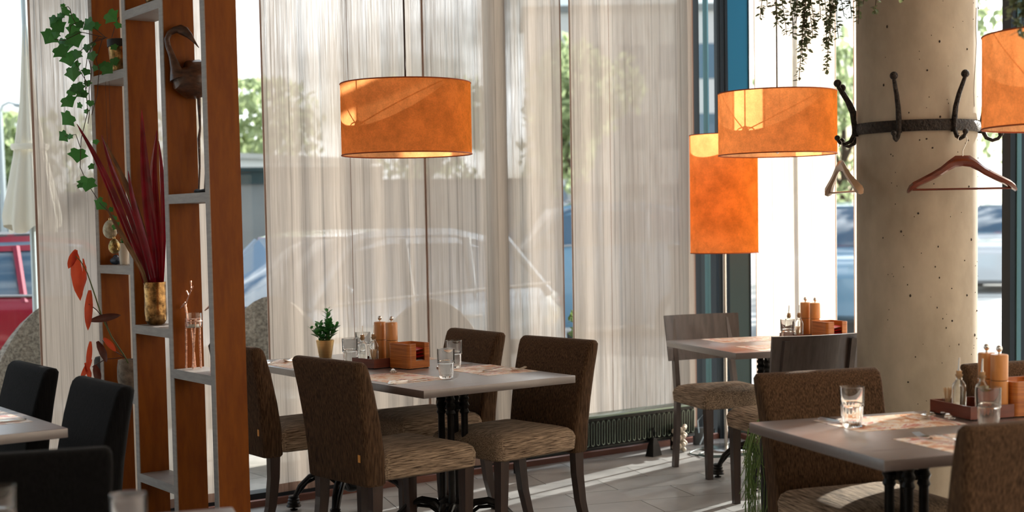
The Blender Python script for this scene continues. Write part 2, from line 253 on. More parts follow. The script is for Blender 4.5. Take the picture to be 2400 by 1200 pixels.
# ------------------------------------------------------------------ mesh helpers
class MB:
    def __init__(s): s.v = []; s.f = []; s.sm = []
    def add(s, vs, fs, sm=False, T=None):
        o = len(s.v)
        for p in vs: s.v.append(tuple(T @ Vector(p)) if T is not None else tuple(p))
        for f in fs: s.f.append(tuple(i+o for i in f)); s.sm.append(sm)
        return s
    def box(s, x0, x1, y0, y1, z0, z1, T=None, bev=0):
        if bev <= 0:
            vs = [(x, y, z) for z in (z0, z1) for y in (y0, y1) for x in (x0, x1)]
            fs = [(0, 2, 3, 1), (4, 5, 7, 6), (0, 1, 5, 4), (2, 6, 7, 3), (0, 4, 6, 2), (1, 3, 7, 5)]
            return s.add(vs, fs, False, T)
        bm = bmesh.new(); bmesh.ops.create_cube(bm, size=1)
        for v in bm.verts: v.co = Vector(((x0+x1)/2+v.co.x*(x1-x0), (y0+y1)/2+v.co.y*(y1-y0), (z0+z1)/2+v.co.z*(z1-z0)))
        bmesh.ops.bevel(bm, geom=bm.edges[:], offset=bev, segments=2, affect='EDGES', profile=.5)
        s.add([v.co.copy() for v in bm.verts], [tuple(v.index for v in f.verts) for f in (bm.verts.index_update() or bm.faces)], True, T); bm.free()
        return s
    def lathe(s, prof, n=24, T=None, ribs=0, amp=0, r0=0, r1=9, cap=True):
        vs = []; fs = []
        for (r, z) in prof:
            for i in range(n):
                a = 2*PI*i/n; rr = r*(1+(amp*math.cos(ribs*a) if ribs and r0 <= z <= r1 else 0))
                vs.append((rr*math.cos(a), rr*math.sin(a), z))
        for k in range(len(prof)-1):
            for i in range(n):
                j = (i+1) % n; fs.append((k*n+i, k*n+j, (k+1)*n+j, (k+1)*n+i))
        if cap:
            if prof[0][0] > 1e-5: fs.append(tuple(range(n-1, -1, -1)))
            if prof[-1][0] > 1e-5: fs.append(tuple((len(prof)-1)*n+i for i in range(n)))
        return s.add(vs, fs, True, T)
    def tube(s, pts, r, n=8, cap=True, flat=1.0, T=None):
        pts = [Vector(p) for p in pts]; m = len(pts); vs = []; fs = []
        rs = r if isinstance(r, (list, tuple)) else [r]*m
        up = None
        for k, p in enumerate(pts):
            d = (pts[min(k+1, m-1)]-pts[max(k-1, 0)]).normalized()
            if up is None:
                up = Vector((0, 0, 1)) if abs(d.z) < .9 else Vector((1, 0, 0))
            a = d.cross(up); a = a.normalized() if a.length > 1e-6 else d.orthogonal().normalized(); b = a.cross(d).normalized(); up = b
            for i in range(n):
                t = 2*PI*i/n; vs.append(p + a*math.cos(t)*rs[k] + b*math.sin(t)*rs[k]*flat)
        for k in range(m-1):
            for i in range(n):
                j = (i+1) % n; fs.append((k*n+i, k*n+j, (k+1)*n+j, (k+1)*n+i))
        if cap: fs.append(tuple(range(n-1, -1, -1))); fs.append(tuple((m-1)*n+i for i in range(n)))
        return s.add(vs, fs, True, T)
    def ball(s, c, r, n=12, m=8, sq=(1, 1, 1)):
        vs = []; fs = []
        for k in range(m+1):
            ph = PI*k/m
            for i in range(n):
                a = 2*PI*i/n; vs.append((c[0]+r*sq[0]*math.sin(ph)*math.cos(a), c[1]+r*sq[1]*math.sin(ph)*math.sin(a), c[2]-r*sq[2]*math.cos(ph)))
        for k in range(m):
            for i in range(n):
                j = (i+1) % n; fs.append((k*n+i, k*n+j, (k+1)*n+j, (k+1)*n+i))
        return s.add(vs, fs, True)
    def loft(s, secs, closed=True, cap=True, sm=True, T=None):
        n = len(secs[0]); vs = [p for sec in secs for p in sec]; fs = []
        for k in range(len(secs)-1):
            for i in range(n if closed else n-1):
                j = (i+1) % n; fs.append((k*n+i, k*n+j, (k+1)*n+j, (k+1)*n+i))
        if cap and closed: fs.append(tuple(range(n-1, -1, -1))); fs.append(tuple((len(secs)-1)*n+i for i in range(n)))
        return s.add(vs, fs, sm, T)
    def poly(s, pts, z0, z1, T=None):
        n = len(pts); vs = [(x, y, z0) for x, y in pts]+[(x, y, z1) for x, y in pts]
        fs = [tuple(range(n-1, -1, -1)), tuple(range(n, 2*n))]+[(i, (i+1) % n, n+(i+1) % n, n+i) for i in range(n)]
        return s.add(vs, fs, False, T)
    def mesh(s, name, mat):
        me = bpy.data.meshes.new(name); me.from_pydata([tuple(v) for v in s.v], [], s.f)
        me.polygons.foreach_set('use_smooth', s.sm); me.materials.append(mat); me.update()
        return me
    def build(s, name, mat, parent=None, loc=None, rz=0, sub=0, sharp=40):
        me = s.mesh(name, mat)
        if len(me.vertices) < 30000:
            bm = bmesh.new(); bm.from_mesh(me)
            bmesh.ops.recalc_face_normals(bm, faces=bm.faces[:])
            if any(s.sm) and sharp:
                for e in bm.edges:
                    if len(e.link_faces) == 2 and e.calc_face_angle(0) > R(sharp): e.smooth = False
            bm.to_mesh(me); bm.free()
        o = bpy.data.objects.new(name, me); COL.objects.link(o)
        if parent is not None: o.parent = parent
        if loc is not None: o.location = loc
        o.rotation_euler.z = rz
        if sub:
            md = o.modifiers.new('sub', 'SUBSURF'); md.levels = sub; md.render_levels = sub
        return o
def tag(o, label=None, cat=None, group=None, kind=None):
    for k, v in (('label', label), ('category', cat), ('group', group), ('kind', kind)):
        if v: o[k] = v
    return o
def empty(name, loc, rz=0, label=None, cat=None, group=None):
    o = bpy.data.objects.new(name, None); COL.objects.link(o); o.location = loc; o.rotation_euler.z = rz; o.empty_display_size = .1
    return tag(o, label, cat, group)
def kids(o): return [c for c in COL.objects if c.parent == o]
def clone(o, parent=None):
    c = o.copy(); COL.objects.link(c); c.parent = parent
    for ch in list(KIDS.get(o.name, []) or kids(o)): clone(ch, c)
    return c
KIDS = {}
def copy_thing(o, loc, rz, label, group=None):
    c = clone(o); c.location = loc; c.rotation_euler.z = rz; c['label'] = label
    if group: c['group'] = group
    return c
def TR(loc=(0, 0, 0), rz=0, rx=0, ry=0, s=1):
    return Matrix.Translation(loc) @ Euler((rx, ry, rz)).to_matrix().to_4x4() @ Matrix.Scale(s, 4)

# room frame: facade one runs along X at Y = FY, facade two leaves the corner CC in direction E2; the right-hand tables stand square to it
FY = 6.39
CC = Vector((6.50, FY, 0)); E1 = Vector((.9483, -.3173, 0)); E2 = Vector((-.3173, -.9483, 0)); A2 = math.atan2(E1.y, E1.x)
def F2(t, n=0, z=0): return CC + E2*t + E1*n + Vector((0, 0, z))     # t along facade two from the corner, n outwards
ROOM = [(-3.0, FY), (CC.x, FY), tuple((CC+E2*9.2).xy), (-3.0, (CC+E2*9.2).y)]

# ------------------------------------------------------------------ the setting
H_CEIL = 3.2
def struct(o): return tag(o, kind='structure')
def clip(poly, region):
    out_ = poly
    m = len(region)
    for i in range(m):
        a = region[i]; b = region[(i+1) % m]; inp = out_; out_ = []
        def side(p): return (b[0]-a[0])*(p[1]-a[1])-(b[1]-a[1])*(p[0]-a[0])
        for k in range(len(inp)):
            p, q = inp[k], inp[(k+1) % len(inp)]; sp_, sq_ = side(p), side(q)
            if sp_ <= 0: out_.append(p)
            if (sp_ < 0 < sq_) or (sq_ < 0 < sp_):
                t = sp_/(sp_-sq_); out_.append((p[0]+t*(q[0]-p[0]), p[1]+t*(q[1]-p[1])))
        if not out_: return []
    return out_
floor = struct(MB().poly(ROOM, -.06, -.004).build('floor', M['grout']))
far = MB(); ntile = 0
for r in range(-24, 26):
    for c in range(-14, 18):
        u = c*.6+(.3 if r % 2 else 0)+.054; s_ = -6.741+r*.3
        g = .0022
        pts = []
        for (du, ds) in ((g, g), (.6-g, g), (.6-g, .3-g), (g, .3-g)):
            p = E1*(u+du)+E2*(-(s_+ds))*-1
            pts.append((p.x, p.y))
        q = clip(pts, ROOM)
        if len(q) < 3: continue
        cx = sum(p[0] for p in q)/len(q); cy = sum(p[1] for p in q)/len(q)
        dep = .593*cx+.803*cy; lat = .804*cx-.595*cy
        if dep > 4.3 and abs(lat/dep) < .42 and ntile < 300:
            lp = [(x-cx, y-cy) for x, y in q]
            MB().poly(lp, -.004, 0).build('floor_tile', M['tile'], floor, (cx, cy, 0)); ntile += 1
        else: far.poly(q, -.004, 0)
tag(far.build('tiling', M['tile'], floor), kind='stuff')
struct(MB().poly(ROOM, H_CEIL, H_CEIL+.15).build('ceiling', M['ceil']))
pb = ROOM[3]; pc = ROOM[2]
struct(MB().box(-3.15, -3.0, pb[1]-.15, FY, 0, H_CEIL).build('wall_left', M['wall']))
struct(MB().box(-3.0, pc[0]+.1, pb[1]-.15, pb[1], 0, H_CEIL).build('wall_back', M['wall']))

# facade one: floor-to-ceiling glazing along X
G1 = FY+.11
mull1 = [-2.95, -1.1, .75, 2.47, 4.70, 6.235]
for i, x in enumerate(mull1):
    x1 = mull1[i+1] if i+1 < len(mull1) else 6.44
    wv = .045 if i > 0 else .03
    wobj = empty('window_%d' % (i+1), (x, G1, 0)); struct(wobj)
    MB().box(.045, x1-x-.045, -.004, .004, .06, 3.14).build('pane', M['pane'], wobj)
    f = MB().box(-.045, .045, -.05, .05, .05, 3.15)
    f.build('frame', M['frame'], wobj)
    MB().box(.045, .057, -.02, .02, .06, 3.14).box(x1-x-.057, x1-x-.045, -.02, .02, .06, 3.14).build('edge_trim', M['teal'], wobj)
    MB().box(.045, x1-x-.045, -.05, .05, .0, .058).box(.045, x1-x-.045, -.05, .05, 3.14, 3.2).build('rail', M['frame'], wobj)
struct(MB().box(-3, 6.43, FY, FY+.035, 0, .032).build('trim_1', M['wood']))
# lettering stuck on the glass behind the left curtain: a curved U and a slanting X, the rest hidden by the ivy
lw = [w_ for w_ in COL.objects if w_.type == 'EMPTY' and w_.name.startswith('window') and abs(w_.location.x-.75) < .01][0]
def decal(name, pts): MB().tube([Vector(q)-lw.location for q in pts], .018, 6, flat=.25).build(name, M['dk'], lw)
decal('letter_stroke', [(2.169, 6.492, 1.564), (2.182, 6.492, 1.536), (2.201, 6.492, 1.519), (2.226, 6.492, 1.521), (2.243, 6.492, 1.539), (2.24, 6.492, 1.567), (2.222, 6.492, 1.593)])
decal('letter_stroke', [(2.222, 6.492, 1.591), (2.249, 6.492, 1.593), (2.277, 6.492, 1.585)])
decal('letter_stroke', [(2.242, 6.492, 1.644), (2.265, 6.492, 1.599), (2.301, 6.492, 1.559)])
decal('letter_stroke', [(2.255, 6.492, 1.555), (2.281, 6.492, 1.599), (2.299, 6.492, 1.644)])
# corner post: dark casing and metal fin, its reflections painted blue above, grey-green below
cp_ = empty('corner_post', tuple(CC), math.atan2(E1.y, E1.x)); struct(cp_)
MB().box(-.125, -.047, -.06, -.02, 0, H_CEIL).box(-.105, -.09, -.064, -.06, 0, H_CEIL).box(-.07, -.06, -.066, -.06, 0, H_CEIL).build('casing', M['frame'], cp_)
MB().box(-.047, .098, -.055, -.02, 1.42, H_CEIL).build('painted_sky_fin', M['blue'], cp_)
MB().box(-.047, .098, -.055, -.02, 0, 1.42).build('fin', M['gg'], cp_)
MB().box(.098, .106, -.06, -.02, 0, H_CEIL).build('edge_trim', M['frame'], cp_)
# facade two: local frame x = t along E2, y = outwards
RZ2 = math.atan2(E2.y, E2.x)
GN = .115
mull2 = [.06, .80, 2.66, 4.5, 6.3, 8.1]
for i, t in enumerate(mull2):
    t1 = mull2[i+1] if i+1 < len(mull2) else 9.2
    hw = (.004, .012, .03, .03, .03, .03)[i]; hw1 = .03
    p = F2(t, GN); wobj = empty('window_%d' % (i+7), p, RZ2); struct(wobj)
    MB().box(hw, t1-t-hw1, -.004, .004, .06, 3.14).build('pane', M['pane'], wobj)
    if i: MB().box(-hw, hw, -.045, .035 if i == 1 else .055, .05, 3.15).build('frame', M['frame'], wobj)
    if i: MB().box(hw, hw+.006, -.012, .012, .06, 3.14).build('edge_trim', M['teal'], wobj)
    MB().box(hw, t1-t-hw1, -.05, .05, .0, .058).box(hw, t1-t-hw1, -.05, .05, 3.14, 3.2).build('rail', M['frame'], wobj)
struct(MB().box(.07, 9.2, 0, .035, 0, .032).build('trim_2', M['wood'], None, tuple(CC), RZ2))

# concrete column
ccx, ccy, ccr = 5.05, 3.84, .255
colm = struct(MB().lathe([(ccr, 0), (ccr, H_CEIL)], 64).build('column', M['conc'], None, (ccx, ccy, 0)))
pm = MB()
for k in range(150):
    a = random.uniform(-3.1, -.9); z = random.uniform(.5, 3.0); s_ = random.choice((.0016, .002, .0026, .004))
    pm.ball((ccr*math.cos(a), ccr*math.sin(a), z), s_, 6, 4, (1, 1, random.uniform(.9, 1.8)))
tag(pm.build('pore', M['pore'], colm), kind='stuff')
for pts in ([(-1.20, 2.30), (-1.23, 2.22), (-1.19, 2.15), (-1.28, 2.02), (-1.33, 1.94), (-1.30, 1.88)], [(-.98, 2.36), (-1.0, 2.25), (-.97, 2.14)]):
    MB().tube([(ccr*math.cos(a), ccr*math.sin(a), z) for a, z in pts], .0012, 5).build('crack', M['pore'], colm)
MB().box(-.004, .004, -.0012, .0012, 0, H_CEIL-.01, T=TR((ccr*math.cos(-.62), ccr*math.sin(-.62), 0), -.62+PI/2)).build('casting_seam', M['pore'], colm)

# ------------------------------------------------------------------ curtains
def curtain(a, b, label, amp=.008, z0=.05, z1=3.16, folds=None, seedv=0):
    a = Vector((a[0], a[1])); b = Vector((b[0], b[1])); Lg = (b-a).length; rz = math.atan2(b.y-a.y, b.x-a.x)
    root = empty('curtain', (a.x, a.y, z0), rz, label, 'curtain', 'sheer beige curtain panels along the windows')
    rnd = random.Random(seedv); nx = max(12, int(Lg/.018)); nz = 14
    ph = [rnd.uniform(0, 6.28) for _ in range(6)]
    def off(x, z):
        e = .35+.65*min(1, x/.1, (Lg-x)/.1) if Lg > .2 else 1
        return e*amp*(math.sin(x*9+ph[0])+.6*math.sin(x*23+ph[1]+.4*z)+.35*math.sin(x*51+ph[2])+.3*math.sin(z*1.7+ph[3]+x*3))
    h = z1-z0; m = MB(); vs = []
    for k in range(nz+1):
        for i in range(nx+1):
            x = Lg*i/nx; z = h*k/nz; vs.append((x, off(x, z), z))
    fs = [(k*(nx+1)+i, k*(nx+1)+i+1, (k+1)*(nx+1)+i+1, (k+1)*(nx+1)+i) for k in range(nz) for i in range(nx)]
    m.add(vs, fs, True).build('sheer_panel', M['curt'], root, sharp=0)
    hm = MB()
    for x0, x1 in ((0, .011), (Lg-.011, Lg)):
        hm.add([(x, off(x, h*k/nz)-.0025, h*k/nz) for k in range(nz+1) for x in (x0, x1)], [(2*k, 2*k+1, 2*k+3, 2*k+2) for k in range(nz)], True)
    hm.build('side_hem', M['hem'], root, sharp=0)
    hb = MB(); hb.add([(Lg*i/nx, off(Lg*i/nx, z)-.0025, z) for i in range(nx+1) for z in (0, .045)], [(2*i, 2*i+1, 2*i+3, 2*i+2) for i in range(nx)], True)
    hb.build('bottom_hem', M['hem'], root, sharp=0)
    for fx in (folds or []):
        fm = MB(); fm.add([(x, off(x, h*k/nz)-.002, h*k/nz) for k in range(nz+1) for x in (fx-.0022, fx+.0022)], [(2*k, 2*k+1, 2*k+3, 2*k+2) for k in range(nz)], True)
        fm.build('seam', M['hem'], root, sharp=0)
    return root
CY = FY+.04
curtain((2.03, CY), (2.93, CY), 'sheer beige curtain behind the wooden shelf divider, leftmost panel', seedv=1)
curtain((3.19, CY), (4.17, CY), 'wide sheer beige curtain behind the potted green plant', seedv=2, folds=[.50])
curtain((4.15, CY-.02), (5.12, CY-.02), 'sheer beige curtain just left of the thin daylight gap', seedv=3)
curtain((5.20, CY), (6.205, CY), 'sheer beige curtain above the black radiator, left of the corner floor lamp', seedv=4, folds=[.30])
def c2(t0, t1, label, seedv, **k):
    a = F2(t0, -.035); b = F2(t1, -.035); return curtain((a.x, a.y), (b.x, b.y), label, seedv=seedv, **k)
c2(.4055, 1.339, 'bright sunlit sheer curtain behind the orange drum lamp in the corner', 5, amp=.011, folds=[.228])
c2(1.528, 2.55, 'bright sheer curtain strip beside and behind the concrete column', 6, amp=.011)
c2(2.923, 3.15, 'narrow sheer curtain at the right edge beyond the dark window post', 7)
c2(3.32, 5.9, 'sheer curtain further along the sunny window wall behind the right edge', 8, amp=.011)
c2(5.95, 9.1, 'last sheer curtain of the sunny window wall near the back wall', 9, amp=.011)

# ------------------------------------------------------------------ outside
struct(MB().box(-40, 60, FY+.17, 60, -.35, -.30).box(6.9, 60, -40, FY+.17, -.35, -.30).build('ground', M['asphalt']))
patio = struct(MB().box(-3, 6.6, FY+.17, 9.4, -.30, -.055).build('patio', M['grout']))
pst = MB(); npv = 0
for i in range(-7, 17):
    for j in range(0, 8):
        x = i*.4; y = FY+.19+j*.38
        if x+.4 > 6.55: continue
        if 1.2 < x < 6.2:
            MB().box(.003, .397, .003, .377, -.055, -.04).build('paver', M['paver'], patio, (x, y, 0)); npv += 1
        else: pst.box(x+.003, x+.397, y+.003, y+.377, -.055, -.04)
tag(pst.build('paving', M['paver'], patio), kind='stuff')
struct(MB().box(-3, 6.5, FY+.162, FY+.185, -.3, .02).build('kerb', M['teal']))

def car(loc, rz, paint, label, Lc=4.4, W=1.78, Hc=1.5, suv=False):
    root = empty('car', loc, rz, label, 'car', None)
    hb = .66*Hc if not suv else .70*Hc
    st = [(0, .30, .55*hb/.9), (.04, .22, .72*hb), (.14, .18, .84*hb), (.27, .18, .93*hb), (.32, .18, .96*hb), (.5, .18, hb), (.75, .18, hb*1.02), (.9, .18, hb*1.0), (.97, .22, .95*hb), (1, .32, .7*hb)]
    secs = []
    for u, zl, zt in st:
        x = (u-.5)*Lc; wv = W/2*(1-.16*max(0, (abs(u-.5)-.38)/.12)**2)
        secs.append([(x, -wv*.9, zl), (x, -wv, zl+.15), (x, -wv, zt-.16), (x, -wv*.93, zt), (x, wv*.93, zt), (x, wv, zt-.16), (x, wv, zl+.15), (x, wv*.9, zl)])
    MB().loft(secs).build('body', paint, root)
    # cabin glass and roof
    us = [(.27, hb*.95), (.40, Hc*.965), (.50, Hc), (.68, Hc*.995), (.82 if not suv else .90, Hc*.93), (.93 if not suv else .985, hb*1.0)]
    def ring(u, z, k): x = (u-.5)*Lc; wv = W/2*(.93-.15*k); return x, wv
    g = []
    for u, z in us:
        x = (u-.5)*Lc; k = (z-hb)/(Hc-hb); wv = W/2*(.93-.16*max(0, k)); zb = hb*.93
        g.append([(x, -W/2*.93, zb), (x, -wv, max(z-.05, zb+.01)), (x, -wv*.9, max(z, zb+.02)), (x, wv*.9, max(z, zb+.02)), (x, wv, max(z-.05, zb+.01)), (x, W/2*.93, zb)])
    MB().loft(g).build('window_band', M['carglass'], root)
    rf = []
    for u, z in us[1:-1]:
        x = (u-.5)*Lc; wv = W/2*(.93-.16)+.012
        rf.append([(x, -wv-.02, z-.12), (x, -wv*.93, z+.012), (x, wv*.93, z+.012), (x, wv+.02, z-.12)])
    MB().loft(rf).build('roof', paint, root)
    for s_ in (-1, 1):
        pm_ = MB()
        for (u0, u1) in ((.275, .405), (.53, .535), (.70, .71), ((.93, .82) if not suv else (.985, .90))):
            z1 = Hc*.95; x0 = (u0-.5)*Lc; x1 = (u1-.5)*Lc
            pm_.tube([(x0, s_*W/2*.935, hb*.95), (x1, s_*W/2*.79, z1)], .035, 6)
        pm_.build('pillar', paint, root)
        MB().ball(((.34-.5)*Lc, s_*(W/2+.07), hb*1.06), .1, 10, 6, (.7, .9, .7)).build('wing_mirror', paint, root)
        for ux in (.45, .66): MB().box((ux-.5)*Lc, (ux-.5)*Lc+.18, min(s_*W/2, s_*(W/2+.03)), max(s_*W/2, s_*(W/2+.03)), hb*.80, hb*.80+.03, bev=.008).build('door_handle', M['chrome'], root)
        MB().tube([((.3-.5)*Lc, s_*W/2*.955, hb*.97), ((.6-.5)*Lc, s_*W/2*.955, hb*1.01), ((.93-.5)*Lc, s_*W/2*.94, hb*1.04)], .014, 6).build('chrome_strip', M['chrome'], root)
        if suv: MB().tube([((.42-.5)*Lc, s_*W/2*.72, Hc+.03), ((.86-.5)*Lc, s_*W/2*.72, Hc+.0)], .022, 6).build('roof_rail', M['chrome'], root)
        MB().ball(((.035-.5)*Lc, s_*W/2*.72, hb*.74), .13, 10, 6, (.6, 1.2, .6)).build('headlight', M['pane'], root)
        MB().ball(((.975-.5)*Lc, s_*W/2*.75, hb*.84), .11, 10, 6, (.5, 1.1, 1.0)).build('tail_light', M['red'], root)
        for ux in (.18, .80):
            T = TR(((ux-.5)*Lc, s_*(W/2-.09), .33), 0, PI/2)
            wh = MB().lathe([(.19, -.1), (.30, -.11), (.33, -.09), (.33, .09), (.30, .11), (.19, .1)], 24, T).build('wheel', M['tyre'], root)
            MB().lathe([(.195, -.105), (.195, .105)], 20, T).build('rim', M['chrome'], wh)
    return root
car((3.85, 12.801, -0.3), R(176), M['carred'], 'red car parked beyond the window at the left edge', 4.6, 1.85, 1.68, True)
car((6.124, 10.871, -0.3), R(8), M['carsil'], 'pale silver car parked outside, seen through the curtain behind the centre table', 4.3, 1.76, 1.68)
car((13.252, 16.345, -0.3), R(-20), M['carblu'], 'pale blue car seen through the thin gap between two curtains', 4.3, 1.8, 2.0, True)
car((17.399, 14.522, -0.3), R(25), M['carblu'], 'small light blue car seen in the slit left of the concrete column', 4.2, 1.76, 1.95, True)
car((28.302, 18.881, -0.3), R(30), M['carwht'], 'white car seen in the window right of the concrete column', 4.6, 1.85, 2.0, True)
cw = empty('crosswalk', (22.543, 16.823, -0.696)[:2]+(-.30,), R(-52), 'white painted zebra crossing on the road outside beyond the column', 'road marking')
for k in range(7): MB().box(-3.2, 3.2, -.35, .35, 0, .008, T=TR((0, (k-3)*1.5, 0))).build('stripe', M['stripe'], cw)

def tree(loc, h, w, label, n=2600, seedv=0, mat='leafout', bot=.25, name='tree', ls=.16, cat='tree'):
    rnd = random.Random(seedv); root = empty(name, loc, 0, label, cat, None)
    m = MB(); blobs = [(rnd.uniform(-.32, .32)*w, rnd.uniform(-.32, .32)*w, h*rnd.uniform(bot+.12, .86), rnd.uniform(.22, .36)*w) for _ in range(9)]
    blobs.append((0, 0, h*.8, .24*w))
    for k in range(n):
        bx, by, bz, br = rnd.choice(blobs); d = Vector((rnd.gauss(0, 1), rnd.gauss(0, 1), rnd.gauss(0, 1))).normalized()*br*rnd.uniform(.6, 1.05)
        p = Vector((bx+d.x, by+d.y, min(h, max(h*bot*.8, bz+d.z)))); a = Euler((rnd.uniform(0, 6), rnd.uniform(0, 6), rnd.uniform(0, 6))).to_matrix(); s_ = ls*rnd.uniform(.6, 1.3)
        m.add([p+a@Vector(q)*s_ for q in ((-1, 0, 0), (0, -.55, .1), (1, 0, 0), (0, .55, .1))], [(0, 1, 2, 3)])
    tag(m.build('foliage', M[mat], root, sharp=0), kind='stuff')
    tk = MB().tube([(0, 0, 0), (.05, .02, h*.35), (0, 0, h*.7)], [.035*w, .028*w, .012*w], 8)
    for k in range(4):
        a = k*1.6; tk.tube([(0, 0, h*(.3+.06*k)), (math.cos(a)*w*.2, math.sin(a)*w*.2, h*(.5+.07*k))], [.016*w, .006*w], 6)
    tk.build('trunk', M['trunk'], root)
    return root
TRE = [('leftmost green tree above the grey wall at the left edge', (9.412, 31.677), 4.0, 4.2),
       ('pale leafy tree behind the white building in the gap beside the shelf divider', (16.015, 33.025), 5.0, 4.6),
       ('broad tree seen faintly through the curtain under the left drum lamp', (19.673, 30.32), 5.2, 3.4), ('tall green tree seen through the thin gap between two curtains', (23.382, 28.823), 6.9, 3.6),
       ('tall tree in the slit of window left of the concrete column', (29.974, 25.193), 6.4, 4.4),
       ('tall tree at the right edge beyond the dark window post', (34.419, 21.906), 9.6, 4.8)]
for k, (lb, xy, h, wv) in enumerate(TRE): tree((xy[0], xy[1], -.3), h+.3, wv, lb, 2200, 20+k)
def wallseg(a, b, z1, th, name, label, cat, mat, z0=-.3, bands=None):
    a = Vector(a[:2]); b = Vector(b[:2]); Lg = (b-a).length
    r = empty(name, (a.x, a.y, 0), math.atan2(b.y-a.y, b.x-a.x), label, cat)
    n = max(1, int(Lg/2.0))
    for k in range(n): MB().box(Lg*k/n+.012, Lg*(k+1)/n-.012, 0, th, z0, z1).build('panel', mat, r)
    MB().box(0, Lg, -.05, th+.05, z1, z1+.07).build('coping', bands or mat, r)
    return r
wallseg((7.261, 28.283, 1.807), (8.714, 24.092, 1.724), 2.05, .2, 'boundary_wall', 'grey panelled wall behind the red car', 'wall', M['wallg'])
wallseg((8.751, 20.948, 1.672), (14.84, 18.938, 1.577), 2.12, .2, 'boundary_wall', 'tall grey wall behind the silver car, under the white building', 'wall', M['wallg'], bands=M['bandg'])
hd = wallseg((9.684, 23.152, 2.072), (13.061, 21.528, 2.022), 2.42, .6, 'green_fence', 'dark green metal fence rising behind the tall grey wall', 'fence', M['bandg'])
bw = empty('building', (11.612, 24.471, 2.108)[:2]+(0,), R(20), 'low white building above the wall in the gap beside the shelf divider', 'building')
MB().box(0, 4, 0, 2, -.3, 2.75).build('wall', M['wallw'], bw); MB().box(-.1, 4.1, -.1, 2.1, 2.75, 2.85).build('roof', M['wallg'], bw)
for k in range(3): MB().box(.5+k*1.2, 1.1+k*1.2, -.02, .02, 1.6, 2.5).build('window', M['carglass'], bw)
bt = empty('building', (36.401, 47.927, 2.753)[:2]+(0,), R(-36), 'tall pale building at the top of the thin gap between two curtains', 'building')
MB().box(0, 9, 0, 6, -.3, 10.4).build('wall', M['wallw'], bt); MB().box(-.2, 9.2, -.2, 6.2, 10.4, 10.7).build('roof', M['wallg'], bt)
for q in range(3):
    for k in range(5): MB().box(.6+k*1.7, 1.7+k*1.7, -.03, .03, 1.5+q*3, 3+q*3).build('window', M['carglass'], bt)
# street lamp, closed parasol
sl = empty('street_lamp', (7.223, 24.582, 1.895)[:2]+(-.3,), 0, 'slender grey street lamp with curved arm at the left edge', 'street lamp')
zt = (7.302, 24.64, 3.505)[2]+.3
MB().tube([(0, 0, 0), (0, 0, zt*.6), (0, 0, zt)], [.07, .055, .04], 8).build('pole', M['post'], sl)
MB().tube([(0, 0, zt-.05), (.04, -.03, zt+.1), (.13, -.09, zt+.15), (.22, -.16, zt+.12)], .02, 6).build('arm', M['post'], sl)
MB().ball((.26, -.19, zt+.10), .09, 8, 6, (1, .8, .4)).build('lamp_head', M['post'], sl)
pg = empty('parasol', (2.917, 9.297, 1.372)[:2]+(-.04,), 0, 'closed cream parasol hanging folded outside the left window', 'parasol')
secs = []
for z, r in ((2.95, .012), (2.7, .022), (2.3, .045), (1.95, .09), (1.7, .135), (1.55, .16), (1.48, .155)):
    secs.append([(r*(1+.22*math.cos(8*a+z))*math.cos(a), r*(1+.22*math.cos(8*a+z))*math.sin(a), z+(.03*math.cos(4*a) if z < 1.6 else 0)) for a in [2*PI*i/48 for i in range(48)]])
MB().loft(secs, cap=False).build('canopy', M['canvas'], pg, sharp=0)
MB().tube([(0, 0, 0), (0, 0, 3.0)], .022, 8).build('pole', M['post'], pg)
MB().lathe([(.3, 0), (.3, .05), (.05, .09), (.04, .25)], 20).build('base', M['dk'], pg)
MB().lathe([(.115, 2.0), (.122, 2.02), (.118, 2.04)], 20, cap=False).build('tie', M['canvas'], pg)
# bin wall seen through the corner panes
VIEWA = -0.6358
bn = empty('bin_store', (7.075, 7.187, 0.85)[:2]+(-.3,), VIEWA, 'dark grey low enclosure outside the narrow corner pane', 'enclosure')
MB().box(-.22, .16, 0, .5, 0, 1.5).build('wall', M['dk'], bn); MB().box(-.24, .18, -.02, .52, 1.5, 1.54).build('lid', M['frame'], bn)

def wicker(loc, rz, label, s=1.0):
    r = empty('wicker_chair', loc, rz, label, 'chair', 'grey wicker armchairs on the patio'); 
    # curved shell back and arms
    secs = []
    for k in range(25):
        a = PI*(-.12+1.24*k/24); ht = .52+.42*max(0, math.sin(a))**1.5 if 0 < a < PI else .52
        c_, s_ = math.cos(a), math.sin(a); ro = .34
        secs.append([(ro*c_, -.26*s_+(.22 if False else 0), .28), ((ro+.03)*c_, -.30*s_-.03, ht), ((ro-.01)*c_, -.26*s_-.03, ht+.01), ((ro-.05)*c_, -.22*s_, .3)])
    T = TR(s=s)
    MB().loft(secs, T=T).build('back_shell', M['wick'], r)
    wv = MB()
    for q in range(7):
        f = q/6
        pts = []
        for k in range(25):
            a = PI*(-.12+1.24*k/24); ht = .52+.42*max(0, math.sin(a))**1.5 if 0 < a < PI else .52; z = .30+f*(ht-.31); ro = .34+.03*f
            pts.append(((ro+.004)*math.cos(a), -(.26+.04*f)*math.sin(a)-.03*f-.004, z))
        wv.tube(pts, .008, 5, T=T)
    wv.build('weave', M['wick'], r)
    MB().box(-.31, .31, -.24, .28, .24, .34, bev=.03, T=T).build('seat', M['wick'], r)
    MB().box(-.28, .28, -.2, .27, .34, .42, bev=.035, T=T).build('cushion', M['cushion'], r)
    for sx in (-.27, .27):
        for sy in (-.2, .24): MB().tube([(sx, sy, .26), (sx*1.05, sy*1.05, 0)], [.022, .016], 8, T=T).build('leg', M['wick'], r)
    return r
wicker((2.605, 7.988, 0.736)[:2]+(-.04,), R(150), 'grey wicker armchair outside in front of the red car', 1.12)
